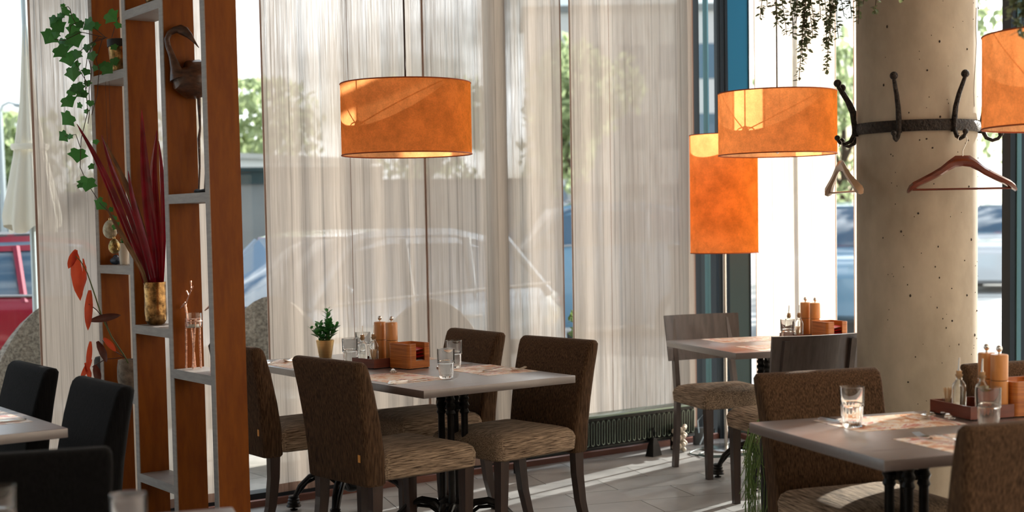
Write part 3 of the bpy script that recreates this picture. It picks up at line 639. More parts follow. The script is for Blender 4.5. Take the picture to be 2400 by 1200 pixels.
wicker((3.787, 7.733, 0.671)[:2]+(-.04,), R(140), 'grey wicker armchair with pale cushion outside the gap beside the shelf divider', 1.08)
wicker((4.788, 7.489, 0.617)[:2]+(-.04,), R(-20), 'grey wicker armchair seen through the curtain behind the condiment caddy', 1.06)
wt = empty('patio_table', (4.532, 8.297, 0.584)[:2]+(-.04,), .2, 'low patio table seen through the curtain behind the potted plant', 'table')
MB().lathe([(.45, .70), (.46, .72), (.45, .74)], 32).build('tabletop', M['cushion'], wt); MB().tube([(0, 0, .7), (0, 0, 0)], .03, 10).build('pole', M['dk'], wt); MB().lathe([(.25, 0), (.25, .02), (.04, .05)], 20).build('base', M['dk'], wt)
fl = tree((5.645, 6.983, 0.645)[:2]+(-.04,), 1.05, .16, 'slender shrub outside the thin gap between two curtains', 160, 77, 'hedge', .1, 'shrub', .03, 'shrub')

# ------------------------------------------------------------------ fabric dining chairs; local +y is where the sitter looks
def rbox_sec(x, y, w, d, r, n=4):     # rounded rectangle ring in the xy plane
    pts = []
    for cx_, cy_, a0 in ((w/2-r, d/2-r, 0), (-w/2+r, d/2-r, PI/2), (-w/2+r, -d/2+r, PI), (w/2-r, -d/2+r, 1.5*PI)):
        for k in range(n+1):
            a = a0+PI/2*k/n; pts.append((x+cx_+r*math.cos(a), y+cy_+r*math.sin(a)))
    return pts
def make_chair(label, fab, fseat, group, tagged=True):
    t = empty('dining_chair', (0, 0, 0), 0, label, 'chair', group)
    # back: one upholstered slab from below the seat to the top, leaning back, waist slightly narrower
    secs = []
    for z, w_, yc, th in ((.375, .435, -.236, .085), (.385, .445, -.236, .098), (.50, .45, -.242, .10), (.62, .462, -.258, .092), (.75, .478, -.283, .080), (.84, .49, -.305, .068), (.865, .49, -.312, .062), (.878, .478, -.315, .042), (.882, .465, -.3155, .018)):
        bow = .012
        ring = rbox_sec(0, yc, w_, th, min(.022, th*.45))
        secs.append([(x, y+bow*(4*(x/w_)**2-.5)*(-1 if False else 1), z+.006*(1-(2*x/w_)**2)*(1 if z > .8 else 0)) for x, y in ring])
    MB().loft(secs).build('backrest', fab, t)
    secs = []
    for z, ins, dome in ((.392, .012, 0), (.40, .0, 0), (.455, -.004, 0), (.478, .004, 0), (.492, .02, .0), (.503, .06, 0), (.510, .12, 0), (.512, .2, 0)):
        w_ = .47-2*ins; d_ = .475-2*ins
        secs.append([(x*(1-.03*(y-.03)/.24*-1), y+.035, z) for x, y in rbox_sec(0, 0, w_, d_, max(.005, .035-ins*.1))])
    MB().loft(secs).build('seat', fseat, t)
    for s_ in (-1, 1):
        MB().loft([[(s_*(.205-k*.012)+dx*(.024-.007*k), .235-.03*0+dy*(.024-.007*k)+.0, z) for dx, dy in ((-1, -1), (1, -1), (1, 1), (-1, 1))] for k, z in ((0, .395), (.5, .2), (1, 0))], sm=False).build('leg', M['dwood'], t)
        MB().loft([[(s_*(.195)+dx*.019, y+dy*(.026-.01*k), z) for dx, dy in ((-1, -1), (1, -1), (1, 1), (-1, 1))] for k, z, y in ((0, .40, -.225), (.3, .28, -.228), (.6, .15, -.245), (1, 0, -.285))], sm=False).build('leg', M['dwood'], t)
    if tagged: MB().box(.172, .186, -.2905, -.288, .475, .505).build('care_tag', M['tag'], t)
    return t
c1 = make_chair('brown fabric chair in front of the centre table, its back turned with an orange tag', M['fabric'], M['fabric_seat'], 'fabric chairs at the centre table')
c1.location = (3.035, 4.985, 0); c1.rotation_euler.z = R(-90)+R(4)
g1 = 'fabric chairs at the centre table'
copy_thing(c1, (3.06, 5.89, 0), R(-90), 'brown fabric chair half hidden behind the wooden shelf divider at the centre table', g1)
dc3 = copy_thing(c1, (3.695, 5.035, 0), R(90)+R(5), 'brown fabric chair at the right corner of the centre table, side towards us', g1)
dc4 = copy_thing(c1, (3.70, 5.76, 0), R(90)-R(3), 'brown fabric chair behind the condiment caddy, against the curtain', g1)
g2 = 'fabric chairs at the near right table'
def at2(p, a, b): return (p[0]+E1.x*a+E2.x*b, p[1]+E1.y*a+E2.y*b, 0)
r1 = copy_thing(c1, at2((3.74, 3.24), 0, .27), A2+PI, 'brown fabric chair facing us behind the tumbler of the near right table', g2)
r2 = copy_thing(c1, at2((3.22, 2.06), 0.02, -.33), A2, 'blurred brown fabric chair with its back to us at the lower right corner', g2)
r3 = copy_thing(c1, at2((4.48, 2.93), 0, .27), A2+PI, 'brown fabric chair at the right edge behind the wooden mill', g2)
g3 = 'dark fabric chairs on the left side'
l2 = make_chair('dark fabric chair directly in front of the shelf divider', M['dfabric'], M['dfabric'], g3, False)
l2.location = (1.44, 4.85, 0); l2.rotation_euler.z = R(90)
copy_thing(l2, (1.45, 5.67, 0), R(90), 'dark fabric chair at the left edge beside the bright window gap', g3)
copy_thing(l2, at2((.985, 3.40), .0, .27), A2+PI, 'large dark blurred chair in the lower left corner', g3)

# ------------------------------------------------------------------ wooden-back chairs
def make_wchair(label, group):
    t = empty('dining_chair', (0, 0, 0), 0, label, 'chair', group)
    secs = []
    for k in range(13):
        u = -1+k/6; x = .235*u; yb = -.262-.035*(1-u*u)
        secs.append([(x*.97, yb+.034, .615), (x*.97, yb+.020, .615), (x, yb-.024, .872), (x, yb-.010, .874)])
    MB().loft(secs, sm=True).build('backrest', M['wchair'], t)
    secs = []
    for z, ins in ((.385, .012), (.393, .0), (.44, -.004), (.462, .004), (.478, .02), (.49, .06), (.497, .12), (.50, .19)):
        secs.append([(x, y+.01, z) for x, y in rbox_sec(0, 0, .45-2*ins, .43-2*ins, max(.005, .03-ins*.1))])
    MB().loft(secs).build('seat', M['fabric_seat'], t)
    for s_ in (-1, 1):
        MB().loft([[(s_*(.19-k*.004)+dx*(.022-.006*k), .19+dy*(.022-.006*k), z) for dx, dy in ((-1, -1), (1, -1), (1, 1), (-1, 1))] for k, z in ((0, .39), (1, 0))], sm=False).build('leg', M['dwood'], t)
        MB().loft([[(s_*xx+dx*.014, y+dy*.019, z) for dx, dy in ((-1, -1), (1, -1), (1, 1), (-1, 1))] for xx, z, y in ((.19, .0, -.245), (.19, .22, -.215), (.185, .42, -.215), (.178, .62, -.255), (.176, .852, -.303))], sm=False).build('leg', M['wchair'], t)
    return t
M['wchair'] = pbr('grey_stained_wood', srgb(74, 66, 64), .38, col2=srgb(92, 82, 79), scale=(40, 40, 4), nscale=1, coat=.2)
w1 = make_wchair('wooden-backed chair behind the small table in the corner, facing us', 'wooden chairs at the small corner table')
w1.location = (5.55, 5.53, 0); w1.rotation_euler.z = A2+PI
copy_thing(w1, at2((5.075, 4.62), 0, 0), A2, 'wooden-backed chair with its back to us in front of the small corner table', 'wooden chairs at the small corner table')

# ------------------------------------------------------------------ tables with cast-iron pedestals
def pedestal(parent, x, y, a0, legs=4, pad=True):
    T = TR((x, y, 0), a0)
    p = MB()
    for k in range(4):
        a = PI/4+k*PI/2; cx_, cy_ = .052*math.cos(a), .052*math.sin(a)
        Tk = T @ Matrix.Translation((cx_, cy_, 0))
        p.lathe([(.016, .17), (.021, .19), (.0155, .22), (.0155, .58), (.022, .59), (.0165, .605), (.023, .62), (.0165, .635), (.022, .65), (.017, .66), (.017, .71)], 12, Tk)
    p.build('column', M['iron'], parent)
    MB().box(-.052, .052, -.006, .006, .60, .635, T=T @ Euler((0, 0, PI/4)).to_matrix().to_4x4()).box(-.006, .006, -.052, .052, .601, .634, T=T @ Euler((0, 0, PI/4)).to_matrix().to_4x4()).build('collar', M['iron'], parent)
    MB().lathe([(.02, .10), (.055, .12), (.075, .15), (.072, .19), (.05, .21)], 20, T).build('hub', M['iron'], parent)
    for k in range(legs):
        a = k*2*PI/legs+PI/4; Tl = T @ Euler((0, 0, a)).to_matrix().to_4x4()
        lm = MB()
        for s_ in (-1, 1):
            lm.tube([(.04, s_*.013, .13), (.09, s_*.016, .185), (.15, s_*.017, .195), (.21, s_*.016, .175), (.262, s_*.013, .125), (.29, s_*.008, .07)], [.013, .014, .013, .012, .012, .012], 8, T=Tl)
        lm.tube([(.05, 0, .12), (.11, 0, .165), (.17, 0, .17), (.23, 0, .14), (.28, 0, .08)], .009, 6, T=Tl)
        lg = lm.build('leg', M['iron'], parent)
        MB().lathe([(.022, .075), (.027, .07), (.024, .062), (.030, .056), (.027, .048), (.034, .04), (.031, .033), (.038, .022), (.036, .018)], 16, Tl @ Matrix.Translation((.30, 0, 0))).build('bell_foot', M['iron'], lg)
        MB().lathe([(.018, 0), (.02, .006), (.007, .009), (.007, .02)], 12, Tl @ Matrix.Translation((.30, 0, 0))).build('levelling_foot', M['iron'], lg)
        MB().tube([(.05, 0, .66), (.09, 0, .69), (.14, 0, .712)], [.012, .010, .008], 6, T=Tl).build('bracket', M['iron'], parent)
    if pad: MB().box(-.13, .13, -.13, .13, .711, .716, T=T).build('mounting_plate', M['iron'], parent)
def table(corner, rz, sx, sy, label, peds, group=None):
    t = empty('dining_table', (corner[0], corner[1], 0), rz, label, 'table', group)
    MB().box(0, sx, 0, sy, .717, .75, bev=.0025).build('tabletop', M['top'], t)
    for p in peds: pedestal(t, *p)
    return t
table((3.01, 4.69), 0, .79, 1.68, 'long grey brown dining table in the middle with potted plant and caddy', [(.395, .38, 0), (.395, 1.30, 0)])
mtL = Vector((5.267, 5.691, 0)); mtc = mtL+E2*.84
table(mtc, A2, .88, .84, 'small square grey brown table in the corner beside the floor lamp', [(.42, .42, 0)])
rtL = Vector((3.315, 3.188, 0)); rtc = rtL+E2*.79
table(rtc, A2, 1.62, .79, 'near right grey brown table with tumbler and place mats', [(.34, .40, .3), (1.28, .40, .3)])
table((.77, 4.675), 0, .79, 1.66, 'bluish lit table at the left edge among dark chairs', [(.395, .38, 0), (.395, 1.30, 0)])
ntc = Vector((1.411, 3.06, 0))-E1*1.3+E2*.8
table(ntc, A2, 1.3, .8, 'blurred table corner at the bottom left with two tumblers', [(.35, .4, 0), (.95, .4, 0)])

# ------------------------------------------------------------------ shelf divider
SX0, SX1 = 2.26, 2.395
ups = [5.045, 5.45, 5.86, 6.27]
sh = empty('shelf_divider', (SX0, ups[0], 0), 0, 'tall open shelf divider of orange brown boards with pale grey edges', 'shelf')
dx = SX1-SX0
for y in ups:
    o = MB().box(.004, dx, y-ups[0]-.019, y-ups[0]+.019, 0, H_CEIL-.005).build('upright', M['shelfb'], sh)
    MB().box(0, .004, y-ups[0]-.019, y-ups[0]+.019, 0, H_CEIL-.005).build('edge_strip', M['shelfe'], o)
SHV = {(2, 3): (2.122, 1.262, .691, 2.9, .12), (1, 2): (2.365, 1.006, .35, 2.95), (0, 1): (1.562, .842, .15, 2.75)}
for (i, j), zs in SHV.items():
    for z in zs:
        o = MB().box(.004, dx, ups[i]+.0192-ups[0], ups[j]-.0192-ups[0], z-.038, z).build('shelf_board', M['shelfe'], sh)
        MB().box(0, .004, ups[i]+.0192-ups[0], ups[j]-.0192-ups[0], z-.038, z).build('edge_strip', M['shelfe'], o)

# ------------------------------------------------------------------ drum lamps
def drum(c, D_, Hh, label, zc, group='orange drum pendant lamps'):
    t = empty('pendant_lamp', c, 0, label, 'lamp', group); r = D_/2
    MB().lathe([(r, -Hh/2), (r, Hh/2)], 64, cap=False).build('lamp_shade', M['orange'], t)
    for z in (-Hh/2, Hh/2): MB().tube([(r*math.cos(a), r*math.sin(a), z) for a in [2*PI*k/64 for k in range(65)]], .003, 6, cap=False).build('rim', M['rim'], t)
    sp = MB()
    for k in range(3):
        a = 2*PI*k/3+.6; sp.tube([(0, 0, Hh/2-.10), (r*.99*math.cos(a), r*.99*math.sin(a), Hh/2-.005)], .003, 6)
    sp.tube([(.05*math.cos(a), .05*math.sin(a), Hh/2-.10) for a in [2*PI*k/16 for k in range(17)]], .003, 6)
    sp.build('spider_frame', M['cord'], t)
    MB().lathe([(.018, Hh/2-.2), (.022, Hh/2-.19), (.022, Hh/2-.1), (.012, Hh/2-.08)], 16).build('lamp_holder', M['cord'], t)
    MB().lathe([(.002, Hh/2-.31), (.028, Hh/2-.29), (.034, Hh/2-.26), (.026, Hh/2-.22), (.014, Hh/2-.2)], 16).build('bulb', M['lampin'], t)
    MB().tube([(0, 0, Hh/2-.1), (0, 0, H_CEIL-c[2]-.03)], .004, 6).build('cord', M['cord'], t)
    MB().lathe([(.06, H_CEIL-c[2]-.03), (.06, H_CEIL-c[2])], 24).build('ceiling_rose', M['cord'], t)
    return t
drum((3.432, 5.445, 1.906), .60, .325, 'orange drum pendant lamp hanging over the centre table', 0)
drum((5.348, 4.927, 1.904), .60, .315, 'bright orange drum pendant lamp in front of the corner, left of the column', 0)
drum((4.49, 2.757, 1.885), .60, .325, 'blurred orange drum pendant lamp cut off by the right edge', 0)
fl = empty('floor_lamp', (6.11, 6.07, 0), 0, 'floor lamp with tall orange cylinder shade in the corner', 'lamp')
MB().lathe([(.15, 0), (.152, .008), (.14, .014), (.02, .018)], 40).build('base', M['chrome'], fl)
MB().tube([(0, 0, .015), (0, 0, 1.55)], .011, 12).build('pole', M['chrome'], fl)
MB().lathe([(.207, 1.215), (.207, 1.935)], 56, cap=False).build('lamp_shade', M['orange'], fl)
for z in (1.215, 1.935): MB().tube([(.207*math.cos(a), .207*math.sin(a), z) for a in [2*PI*k/48 for k in range(49)]], .003, 6, cap=False).build('rim', M['rim'], fl)
sp = MB()
for k in range(3): sp.tube([(0, 0, 1.55), (.205*math.cos(k*2.094), .205*math.sin(k*2.094), 1.57)], .003, 6)
sp.build('spider_frame', M['cord'], fl)
MB().lathe([(.018, 1.55), (.02, 1.62), (.03, 1.66), (.032, 1.70), (.015, 1.74)], 16).build('bulb', M['lampin'], fl)
cb = MB(); pts = []
for k in range(60):
    a = k*.23; r = .17+.05*math.sin(k*.31); pts.append((5.98+r*1.25*math.cos(a)+.002*k-.05, 5.98+r*.75*math.sin(a), .006+.004*(k % 7 == 0)))
cb.tube(pts, .004, 6); tag(cb.build('cable', M['cable']), 'dark green cable coiled on the floor around the floor lamp base', 'cable')
sk = empty('socket_box', (6.10, 6.30, 0), R(-20), 'grey floor socket box with pale plug cable in the corner', 'socket')
MB().box(-.035, .035, -.02, .02, 0, .11, bev=.006).build('box', M['dk'], sk)
MB().tube([(-.01, -.022, .08), (-.03, -.05, .16), (.005, -.06, .20), (.03, -.05, .14), (.01, -.05, .06), (-.02, -.06, .01)], .005, 6).build('plug_cable', M['wcable'], sk)

# ------------------------------------------------------------------ radiator under the glass
rd = empty('radiator', (4.52, FY-.16, 0), 0, 'low black ribbed radiator along the window behind the chairs', 'radiator')
RL = 1.45
MB().box(0, RL, .07, .085, .095, .27, bev=.003).build('back_plate', M['rad'], rd)
MB().box(0, RL, -.03, .09, .268, .282, bev=.003).build('top_grille', M['radl'], rd)
MB().box(0, RL, -.03, .085, .085, .10, bev=.003).build('bottom_rail', M['rad'], rd)
nf = 36
for k in range(nf):
    x = .02+k*(RL-.04)/(nf-1)
    pts = [(x-.010, -.032, .115), (x-.010, -.034, .235), (x-.006, -.035, .246), (x, -.035, .250), (x+.006, -.035, .246), (x+.010, -.034, .235), (x+.010, -.032, .115), (x, -.034, .107), (x-.010, -.032, .115)]
    MB().tube(pts, .0028, 5, cap=False).build('fin', M['radl'], rd)
MB().box(0, RL, -.024, .03, .102, .266).build('fin_plate', M['rad'], rd)
for x in (.12, RL-.12):
    MB().box(x-.015, x+.015, .01, .05, 0, .086).build('foot', M['rad'], rd)
ds = empty('doorstop', (5.609, 6.184, 0.0), .2, 'black doorstop weight with a looped handle on the floor by the radiator', 'doorstop')
MB().loft([[(-.045, -.03, 0), (.045, -.03, 0), (.045, .03, 0), (-.045, .03, 0)], [(-.03, -.02, .07), (.03, -.02, .07), (.03, .02, .07), (-.03, .02, .07)], [(-.012, -.01, .11), (.012, -.01, .11), (.012, .01, .11), (-.012, .01, .11)]], sm=False).build('body', M['rubber'], ds)
MB().tube([(-.01, 0, .105), (-.016, 0, .14), (0, 0, .165), (.016, 0, .14), (.01, 0, .105)], .005, 6).build('handle', M['rubber'], ds)
bd = empty('beaded_basket', (5.80, 6.16, 0), 0, 'small cream beaded stand on the floor behind the wooden chair leg', 'basket')
for k in range(24):
    m = MB(); a = k*.8; m.ball((.035*math.cos(a), .03*math.sin(a), .016+k*.0062), .016, 10, 6); m.build('bead', M['pebble'], bd)

# ------------------------------------------------------------------ tumblers, mats, cutlery
def make_tumbler(label, group, h=.13, r=.0385):
    t = empty('tumbler', (0, 0, 0), 0, label, 'glass', group)
    k = h/.13; q = r/.0385
    pro = [(.0, 0), (.024, 0), (.027, .002), (.0285, .006), (.0325, .03), (.0338, .062), (.0338, .066), (.0385, .069), (.0372, .075), (.0385, .128), (.0382, .130), (.0372, .1302), (.0365, .128), (.0355, .078), (.0325, .068), (.031, .035), (.026, .014), (.0, .012)]
    m = MB().lathe([(a*q, b*k) for a, b in pro[:10]]+[(a*q, b*k) for a, b in pro[10:]], 72, None, 18, .028, .004*k, .066*k, cap=False)
    m.build('glass_body', M['tumbler'], t, sharp=50)
    return t
tum = make_tumbler('clear ribbed tumbler in front on the centre table, right of the caddy', 'tumblers on the centre table')
ZT = .7502
tum.location = (3.327, 4.999, 0.75)[:2]+(ZT,)
gt = 'tumblers on the centre table'
copy_thing(tum, (3.592, 5.328, 0.75)[:2]+(ZT,), .3, 'clear tumbler behind the front tumbler, at the right of the caddy', gt)
copy_thing(tum, (3.315, 5.813, 0.75)[:2]+(ZT,), .1, 'clear tumbler just right of the potted plant', gt)
copy_thing(tum, (3.557, 6.104, 0.75)[:2]+(ZT,), .2, 'clear tumbler at the back by the curtain, left of the caddy', gt)
copy_thing(tum, (3.476, 2.892, 0.75)[:2]+(ZT,), .2, 'clear tumbler standing on the near right table', 'tumblers on the near right table')
copy_thing(tum, (3.759, 2.586, 0.75)[:2]+(ZT,), .5, 'short blurred tumbler in front of the caddy at the right edge', 'tumblers on the near right table')
copy_thing(tum, (5.572, 5.07, 0.75)[:2]+(ZT,), .2, 'clear tumbler on the small corner table left of the mills', 'tumblers on the small corner table')
copy_thing(tum, (1.031, 2.735, 0.87)[:2]+(ZT,), .2, 'blurred tumbler rim at the bottom, right of the large dark chair', 'tumblers on the bottom left table')
copy_thing(tum, (0.848, 3.007, 0.869)[:2]+(ZT,), .2, 'blurred tumbler rim cut off by the lower left corner', 'tumblers on the bottom left table')
def placemat(x, y, rz, label, group, sx=.40, sy=.28):
    t = MB().box(-sx/2, sx/2, -sy/2, sy/2, 0, .0008).build('placemat', M['mat'], None, (x, y, ZT), rz)
    # shift the print: every sheet lies the same way, the pictures differ
    tag(t, label, 'placemat', group); return t
gm = 'printed paper place mats'
placemat(3.185, 5.17, R(90)+R(2), 'printed orange and white place mat in front of the caddy, behind the nearest chair', gm)
placemat(3.66, 5.15, R(90)-R(2), 'printed pale place mat at the right of the tumblers on the centre table', gm)
placemat(3.17, 6.08, R(90), 'pale place mat at the far left end of the centre table', gm)
placemat(3.66, 5.95, R(90), 'place mat at the far right side of the centre table behind the caddy', gm)
p = Vector((5.267, 5.691, 0))
def m2_(o, a, b): q = Vector((o[0], o[1], 0))+E1*a+E2*b; return q.x, q.y
placemat(*m2_(p, .40, .16), A2, 'pale place mat at the far side of the small corner table', gm)
placemat(*m2_(p, .36, .66), A2, 'orange place mat at the near side of the small corner table', gm)
p = Vector((3.315, 3.188, 0))
placemat(*m2_(p, .41, .19), A2, 'orange printed place mat behind the tumbler on the near right table', gm)
placemat(*m2_(p, .43, .62), A2+R(3), 'pale printed place mat with fork, next to the blurred right chair', gm)
placemat(1.38, 5.12, R(90), 'bluish place mat on the table at the left edge', gm)
def knife(x, y, rz, label):
    t = empty('table_knife', (x, y, ZT+.0012), rz, label, 'cutlery', 'steel cutlery on the tables'); t.scale = (1, 1.25, 1.8)
    MB().loft([[(u-.10, -w_, 0), (u-.10, w_, 0), (u-.10, w_, th), (u-.10, -w_, th)] for u, w_, th in ((0, .006, .004), (.01, .0085, .007), (.09, .006, .006), (.10, .005, .005))], sm=True).build('handle', M['silver'], t)
    MB().loft([[(u-.10, -w_, .001), (u-.10, w_*.6, .001), (u-.10, w_*.6, .0028), (u-.10, -w_, .0028)] for u, w_ in ((.10, .005), (.115, .008), (.18, .010), (.205, .006), (.212, .001))], sm=False).build('blade', M['silver'], t)
    return t
def fork(x, y, rz, label, spoon=False):
    t = empty('table_spoon' if spoon else 'table_fork', (x, y, ZT+.0012), rz, label, 'cutlery', 'steel cutlery on the tables'); t.scale = (1, 1.25, 1.8)
    MB().loft([[(u-.10, -w_, z), (u-.10, w_, z), (u-.10, w_, z+.0028), (u-.10, -w_, z+.0028)] for u, w_, z in ((0, .004, .001), (.01, .009, .001), (.05, .006, .003), (.10, .003, .007), (.13, .004, .006), (.14, .009, .003))]).build('handle', M['silver'], t)
    if spoon:
        secs = []
        for k in range(9):
            u = .136+.06*k/8; w_ = .019*math.sin(PI*min(1, (k+.4)/8.6))**.7; dp = .006*math.sin(PI*k/8)
            secs.append([(u-.10, -w_, .005), (u-.10, -w_*.5, .0045-dp*.6), (u-.10, 0, .0045-dp), (u-.10, w_*.5, .0045-dp*.6), (u-.10, w_, .005), (u-.10, 0, .0058-dp)])
        MB().loft([[(a, b, c+.003) for a, b, c in s_] for s_ in secs]).build('bowl', M['silver'], t)
    else:
        MB().loft([[(u-.10, -w_, z), (u-.10, w_, z), (u-.10, w_, z+.0025), (u-.10, -w_, z+.0025)] for u, w_, z in ((.135, .007, .004), (.145, .0115, .001), (.158, .0125, .0005))]).build('head', M['silver'], t)
        for k in range(4): MB().tube([(.056, -.0105+.007*k, .0015), (.08, -.0105+.007*k, .002), (.108, -.0105+.007*k, .008)], [.0018, .0016, .001], 5).build('tine', M['silver'], t)
    return t
fork(3.30, 5.40, R(-118), 'steel fork across the orange place mat behind the nearest chair')
knife(3.13, 5.00, R(6), 'steel knife lying at the front edge of the orange place mat')
knife(3.62, 5.37, R(5), 'steel knife at the back edge of the pale place mat right of the tumblers')
fork(3.68, 5.06, R(-18), 'steel fork on the pale place mat right of the tumblers')
fork(3.12, 6.17, R(20), 'steel fork at the far left end of the centre table')
knife(*m2_(p, .255, .15), A2+R(-78), 'blurred steel knife left of the tumbler on the near right table')
fork(*m2_(p, .60, .13), A2+R(-125), 'blurred steel spoon on the orange mat of the near right table', True)
fork(*m2_(p, .64, .17), A2+R(-115), 'blurred steel fork beside the spoon on the near right table')
fork(*m2_(p, .335, .585), A2+R(103), 'steel fork on the pale place mat next to the blurred right chair')
knife(1.40, 4.98, R(-4), 'steel knife on the bluish table at the left edge')

# ------------------------------------------------------------------ condiment caddies and what stands in them
def caddy(loc, rz, label, mir=1):
    t = empty('condiment_caddy', loc, rz, label, 'caddy', 'wooden condiment caddies')
    W_, Dp, Hh, th, rc = .137, .15, .118, .006, .018
    ring = rbox_sec(W_/2, Dp/2, W_, Dp, rc, 5)
    ri = rbox_sec(W_/2, Dp/2, W_-2*th, Dp-2*th, rc-th, 5)
    m = MB()
    # walls as a closed band; the front has a wide cut-out
    n = len(ring)
    for k in range(n):
        j = (k+1) % n
        a, b = ring[k], ring[j]
        fr = (a[1] < 1e-5 and b[1] < 1e-5)
        if fr:
            xs = sorted((a[0], b[0])); 
            for x0, x1, z1 in ((xs[0], .046, Hh), (.046, .098, .038), (.098, xs[1], Hh)):
                m.box(x0, x1, 0, th, .004, z1)
            continue
        m.add([(a[0], a[1], .004), (b[0], b[1], .004), (b[0], b[1], Hh), (a[0], a[1], Hh), (ri[k][0], ri[k][1], .004), (ri[j][0], ri[j][1], .004), (ri[j][0], ri[j][1], Hh), (ri[k][0], ri[k][1], Hh)],
              [(0, 1, 2, 3), (5, 4, 7, 6), (3, 2, 6, 7), (0, 4, 5, 1)], False)
    m.build('napkin_box', M['caddyw'], t)
    MB().box(th, W_-th, th, Dp-th, .004, .012).build('box_floor', M['caddyw'], t)
    x0, x1, y0, y1, h2 = -.085, W_, Dp+.001, .32, .046
    MB().box(x0, x1, y0, y1, .004, .010).box(x0, x1, y0, y0+th, .01, h2).box(x0, x1, y1-th, y1, .01, h2).box(x0, x0+th, y0+th, y1-th, .01, h2).box(x1-th, x1, y0+th, y1-th, .01, h2).build('tray', M['trayw'], t)
    if mir < 0:
        for ch in kids(t): ch.scale.x = -1
    for a, b in ((-.07, .175), (.12, .30), (.12, .02), (-.07, .30), (.02, .02)): MB().box(mir*a-.012, mir*a+.012, b-.006, b+.006, 0, .004).build('foot', M['rubber'], t)
    return t
def mill(loc, rz, label, h=.20, r=.0285):
    t = empty('pepper_mill', loc, rz, label, 'mill', 'wooden pepper and salt mills')
    MB().lathe([(r*.96, 0), (r, .003), (r, h*.55), (r*.97, h*.555)], 32).build('body', M['millw'], t)
    MB().lathe([(r*.93, h*.555), (r*.93, h*.565)], 32).build('joint_ring', M['cord'], t)
    MB().lathe([(r*.97, h*.565), (r, h*.57), (r, h*.97), (r*.93, h*.99), (r*.5, h)], 32).build('head', M['millw'], t)
    MB().lathe([(.004, h), (.004, h+.006), (.0085, h+.010), (.0105, h+.017), (.0085, h+.024), (.003, h+.028)], 16).build('knob', M['silver'], t)
    return t
def cruet(loc, label, liq, lv=.05):
    t = empty('oil_bottle', loc, 0, label, 'bottle', 'glass oil and vinegar bottles')
    MB().lathe([(0, 0), (.021, 0), (.0235, .003), (.0235, .085), (.021, .098), (.013, .108), (.010, .114), (.010, .124), (.0125, .126), (.0125, .131), (.008, .131), (.008, .112), (.0195, .094), (.0215, .084), (.0215, .006), (0, .004)], 28, cap=False).build('glass_body', M['tumbler'], t, sharp=50)
    MB().lathe([(.0205, .0065), (.0208, .02), (.0208, lv)], 24).build('liquid', M[liq], t)
    MB().lathe([(.0078, .116), (.0098, .142), (.006, .143)], 16).build('cork', M['cork'], t)
    MB().tube([(0, 0, .14), (0, 0, .150), (.002, 0, .186)], [.0065, .0035, .0028], 10).build('pourer', M['silver'], t)
    return t
def picks(loc, label):
    t = empty('toothpick_holder', loc, 0, label, 'toothpick holder', 'toothpick glasses')
    MB().lathe([(0, 0), (.014, 0), (.0155, .003), (.0175, .042), (.0165, .042), (.0145, .006), (0, .005)], 24, cap=False).build('glass_cup', M['tumbler'], t, sharp=50)
    m = MB(); rnd = random.Random(3)
    for k in range(34):
        a = rnd.uniform(0, 6.28); r0_ = rnd.uniform(0, .009); r1_ = rnd.uniform(.004, .019); b = a+rnd.uniform(-.5, .5)
        m.tube([(r0_*math.cos(a), r0_*math.sin(a), .008), (r1_*math.cos(b), r1_*math.sin(b), rnd.uniform(.070, .080))], .0013, 4)
    tag(m.build('toothpicks', M['pick'], t), kind='stuff')
    return t
def stack(loc, rz, label):
    t = empty('napkin_stack', loc, rz, label, 'napkins', 'paper napkin stacks')
    for k in range(7): MB().box(-.052, .052, -.055, .055, k*.0038, k*.0038+.0034).build('napkin', M['paper'], t)
    return t
def packet(loc, rz, label):
    t = MB().loft([[(x, y*w_, .0045*(1-abs(y))*s_+zc) for y, s_ in ((-1, 0), (0, -1), (1, 0), (0, 1))] for x, w_, zc in ((-.050, .046, 0), (-.03, .050, .002), (0, .050, .006), (.03, .050, .010), (.050, .046, .012))]).build('sauce_packet', M['red'], None, loc, rz)
    return tag(t, label, 'packet', 'red sauce packets')
def station(loc, rz, where, kind=1, mir=1):
    ca = caddy(loc, rz, 'wooden condiment caddy %s' % where, mir)
    def at(x, y, z): v = Vector(loc)+Matrix.Rotation(rz, 3, 'Z') @ Vector((mir*x, y, z)); return tuple(v)
    mill(at(.075, .215, .0102), 0, 'front wooden mill in the caddy %s' % where)
    mill(at(.062, .288, .0102), 0, 'rear wooden mill in the caddy %s' % where)
    cruet(at(-.047, .285, .0102), 'left oil bottle with steel spout %s' % where, 'vin', .022)
    cruet(at(.008, .270, .0102), 'right oil bottle with steel spout %s' % where, 'oil', .022 if kind == 1 else .07)
    picks(at(-.046, .205, .0102), 'small glass of toothpicks in the caddy %s' % where)
    stack(at(.0685, .075, .0122), rz, 'white paper napkins in the caddy %s' % where)
    for k in range(3): packet(at(.0685+.002*(k-1), 0.066+.006*k, .046+.016*k), rz+R(6*(k-1)), '%s red sauce packet in the caddy %s' % (('lowest', 'middle', 'top')[k], where))
station((3.4, 5.421, 0.75)[:2]+(ZT,), R(7), 'on the centre table')
station((5.654, 4.87, 0.786)[:2]+(ZT,), A2+R(4), 'on the small corner table')
q = Vector((3.852, 2.717, 0.75)); o3 = q-E2*.137+E1*.32; w3 = 'at the right edge on the near right table'
caddy((o3.x, o3.y, ZT), A2+PI/2, 'wooden condiment caddy '+w3, -1)
def at3(a, b, z): v = q+E1*a-E2*b; return (v.x, v.y, ZT+z)
mill(at3(.140, .040, .0102), 0, 'front wooden mill in the caddy '+w3)
mill(at3(.140, .105, .0102), 0, 'rear wooden mill in the caddy '+w3)
cruet(at3(.035, .110, .0102), 'left oil bottle with steel spout '+w3, 'vin', .03)
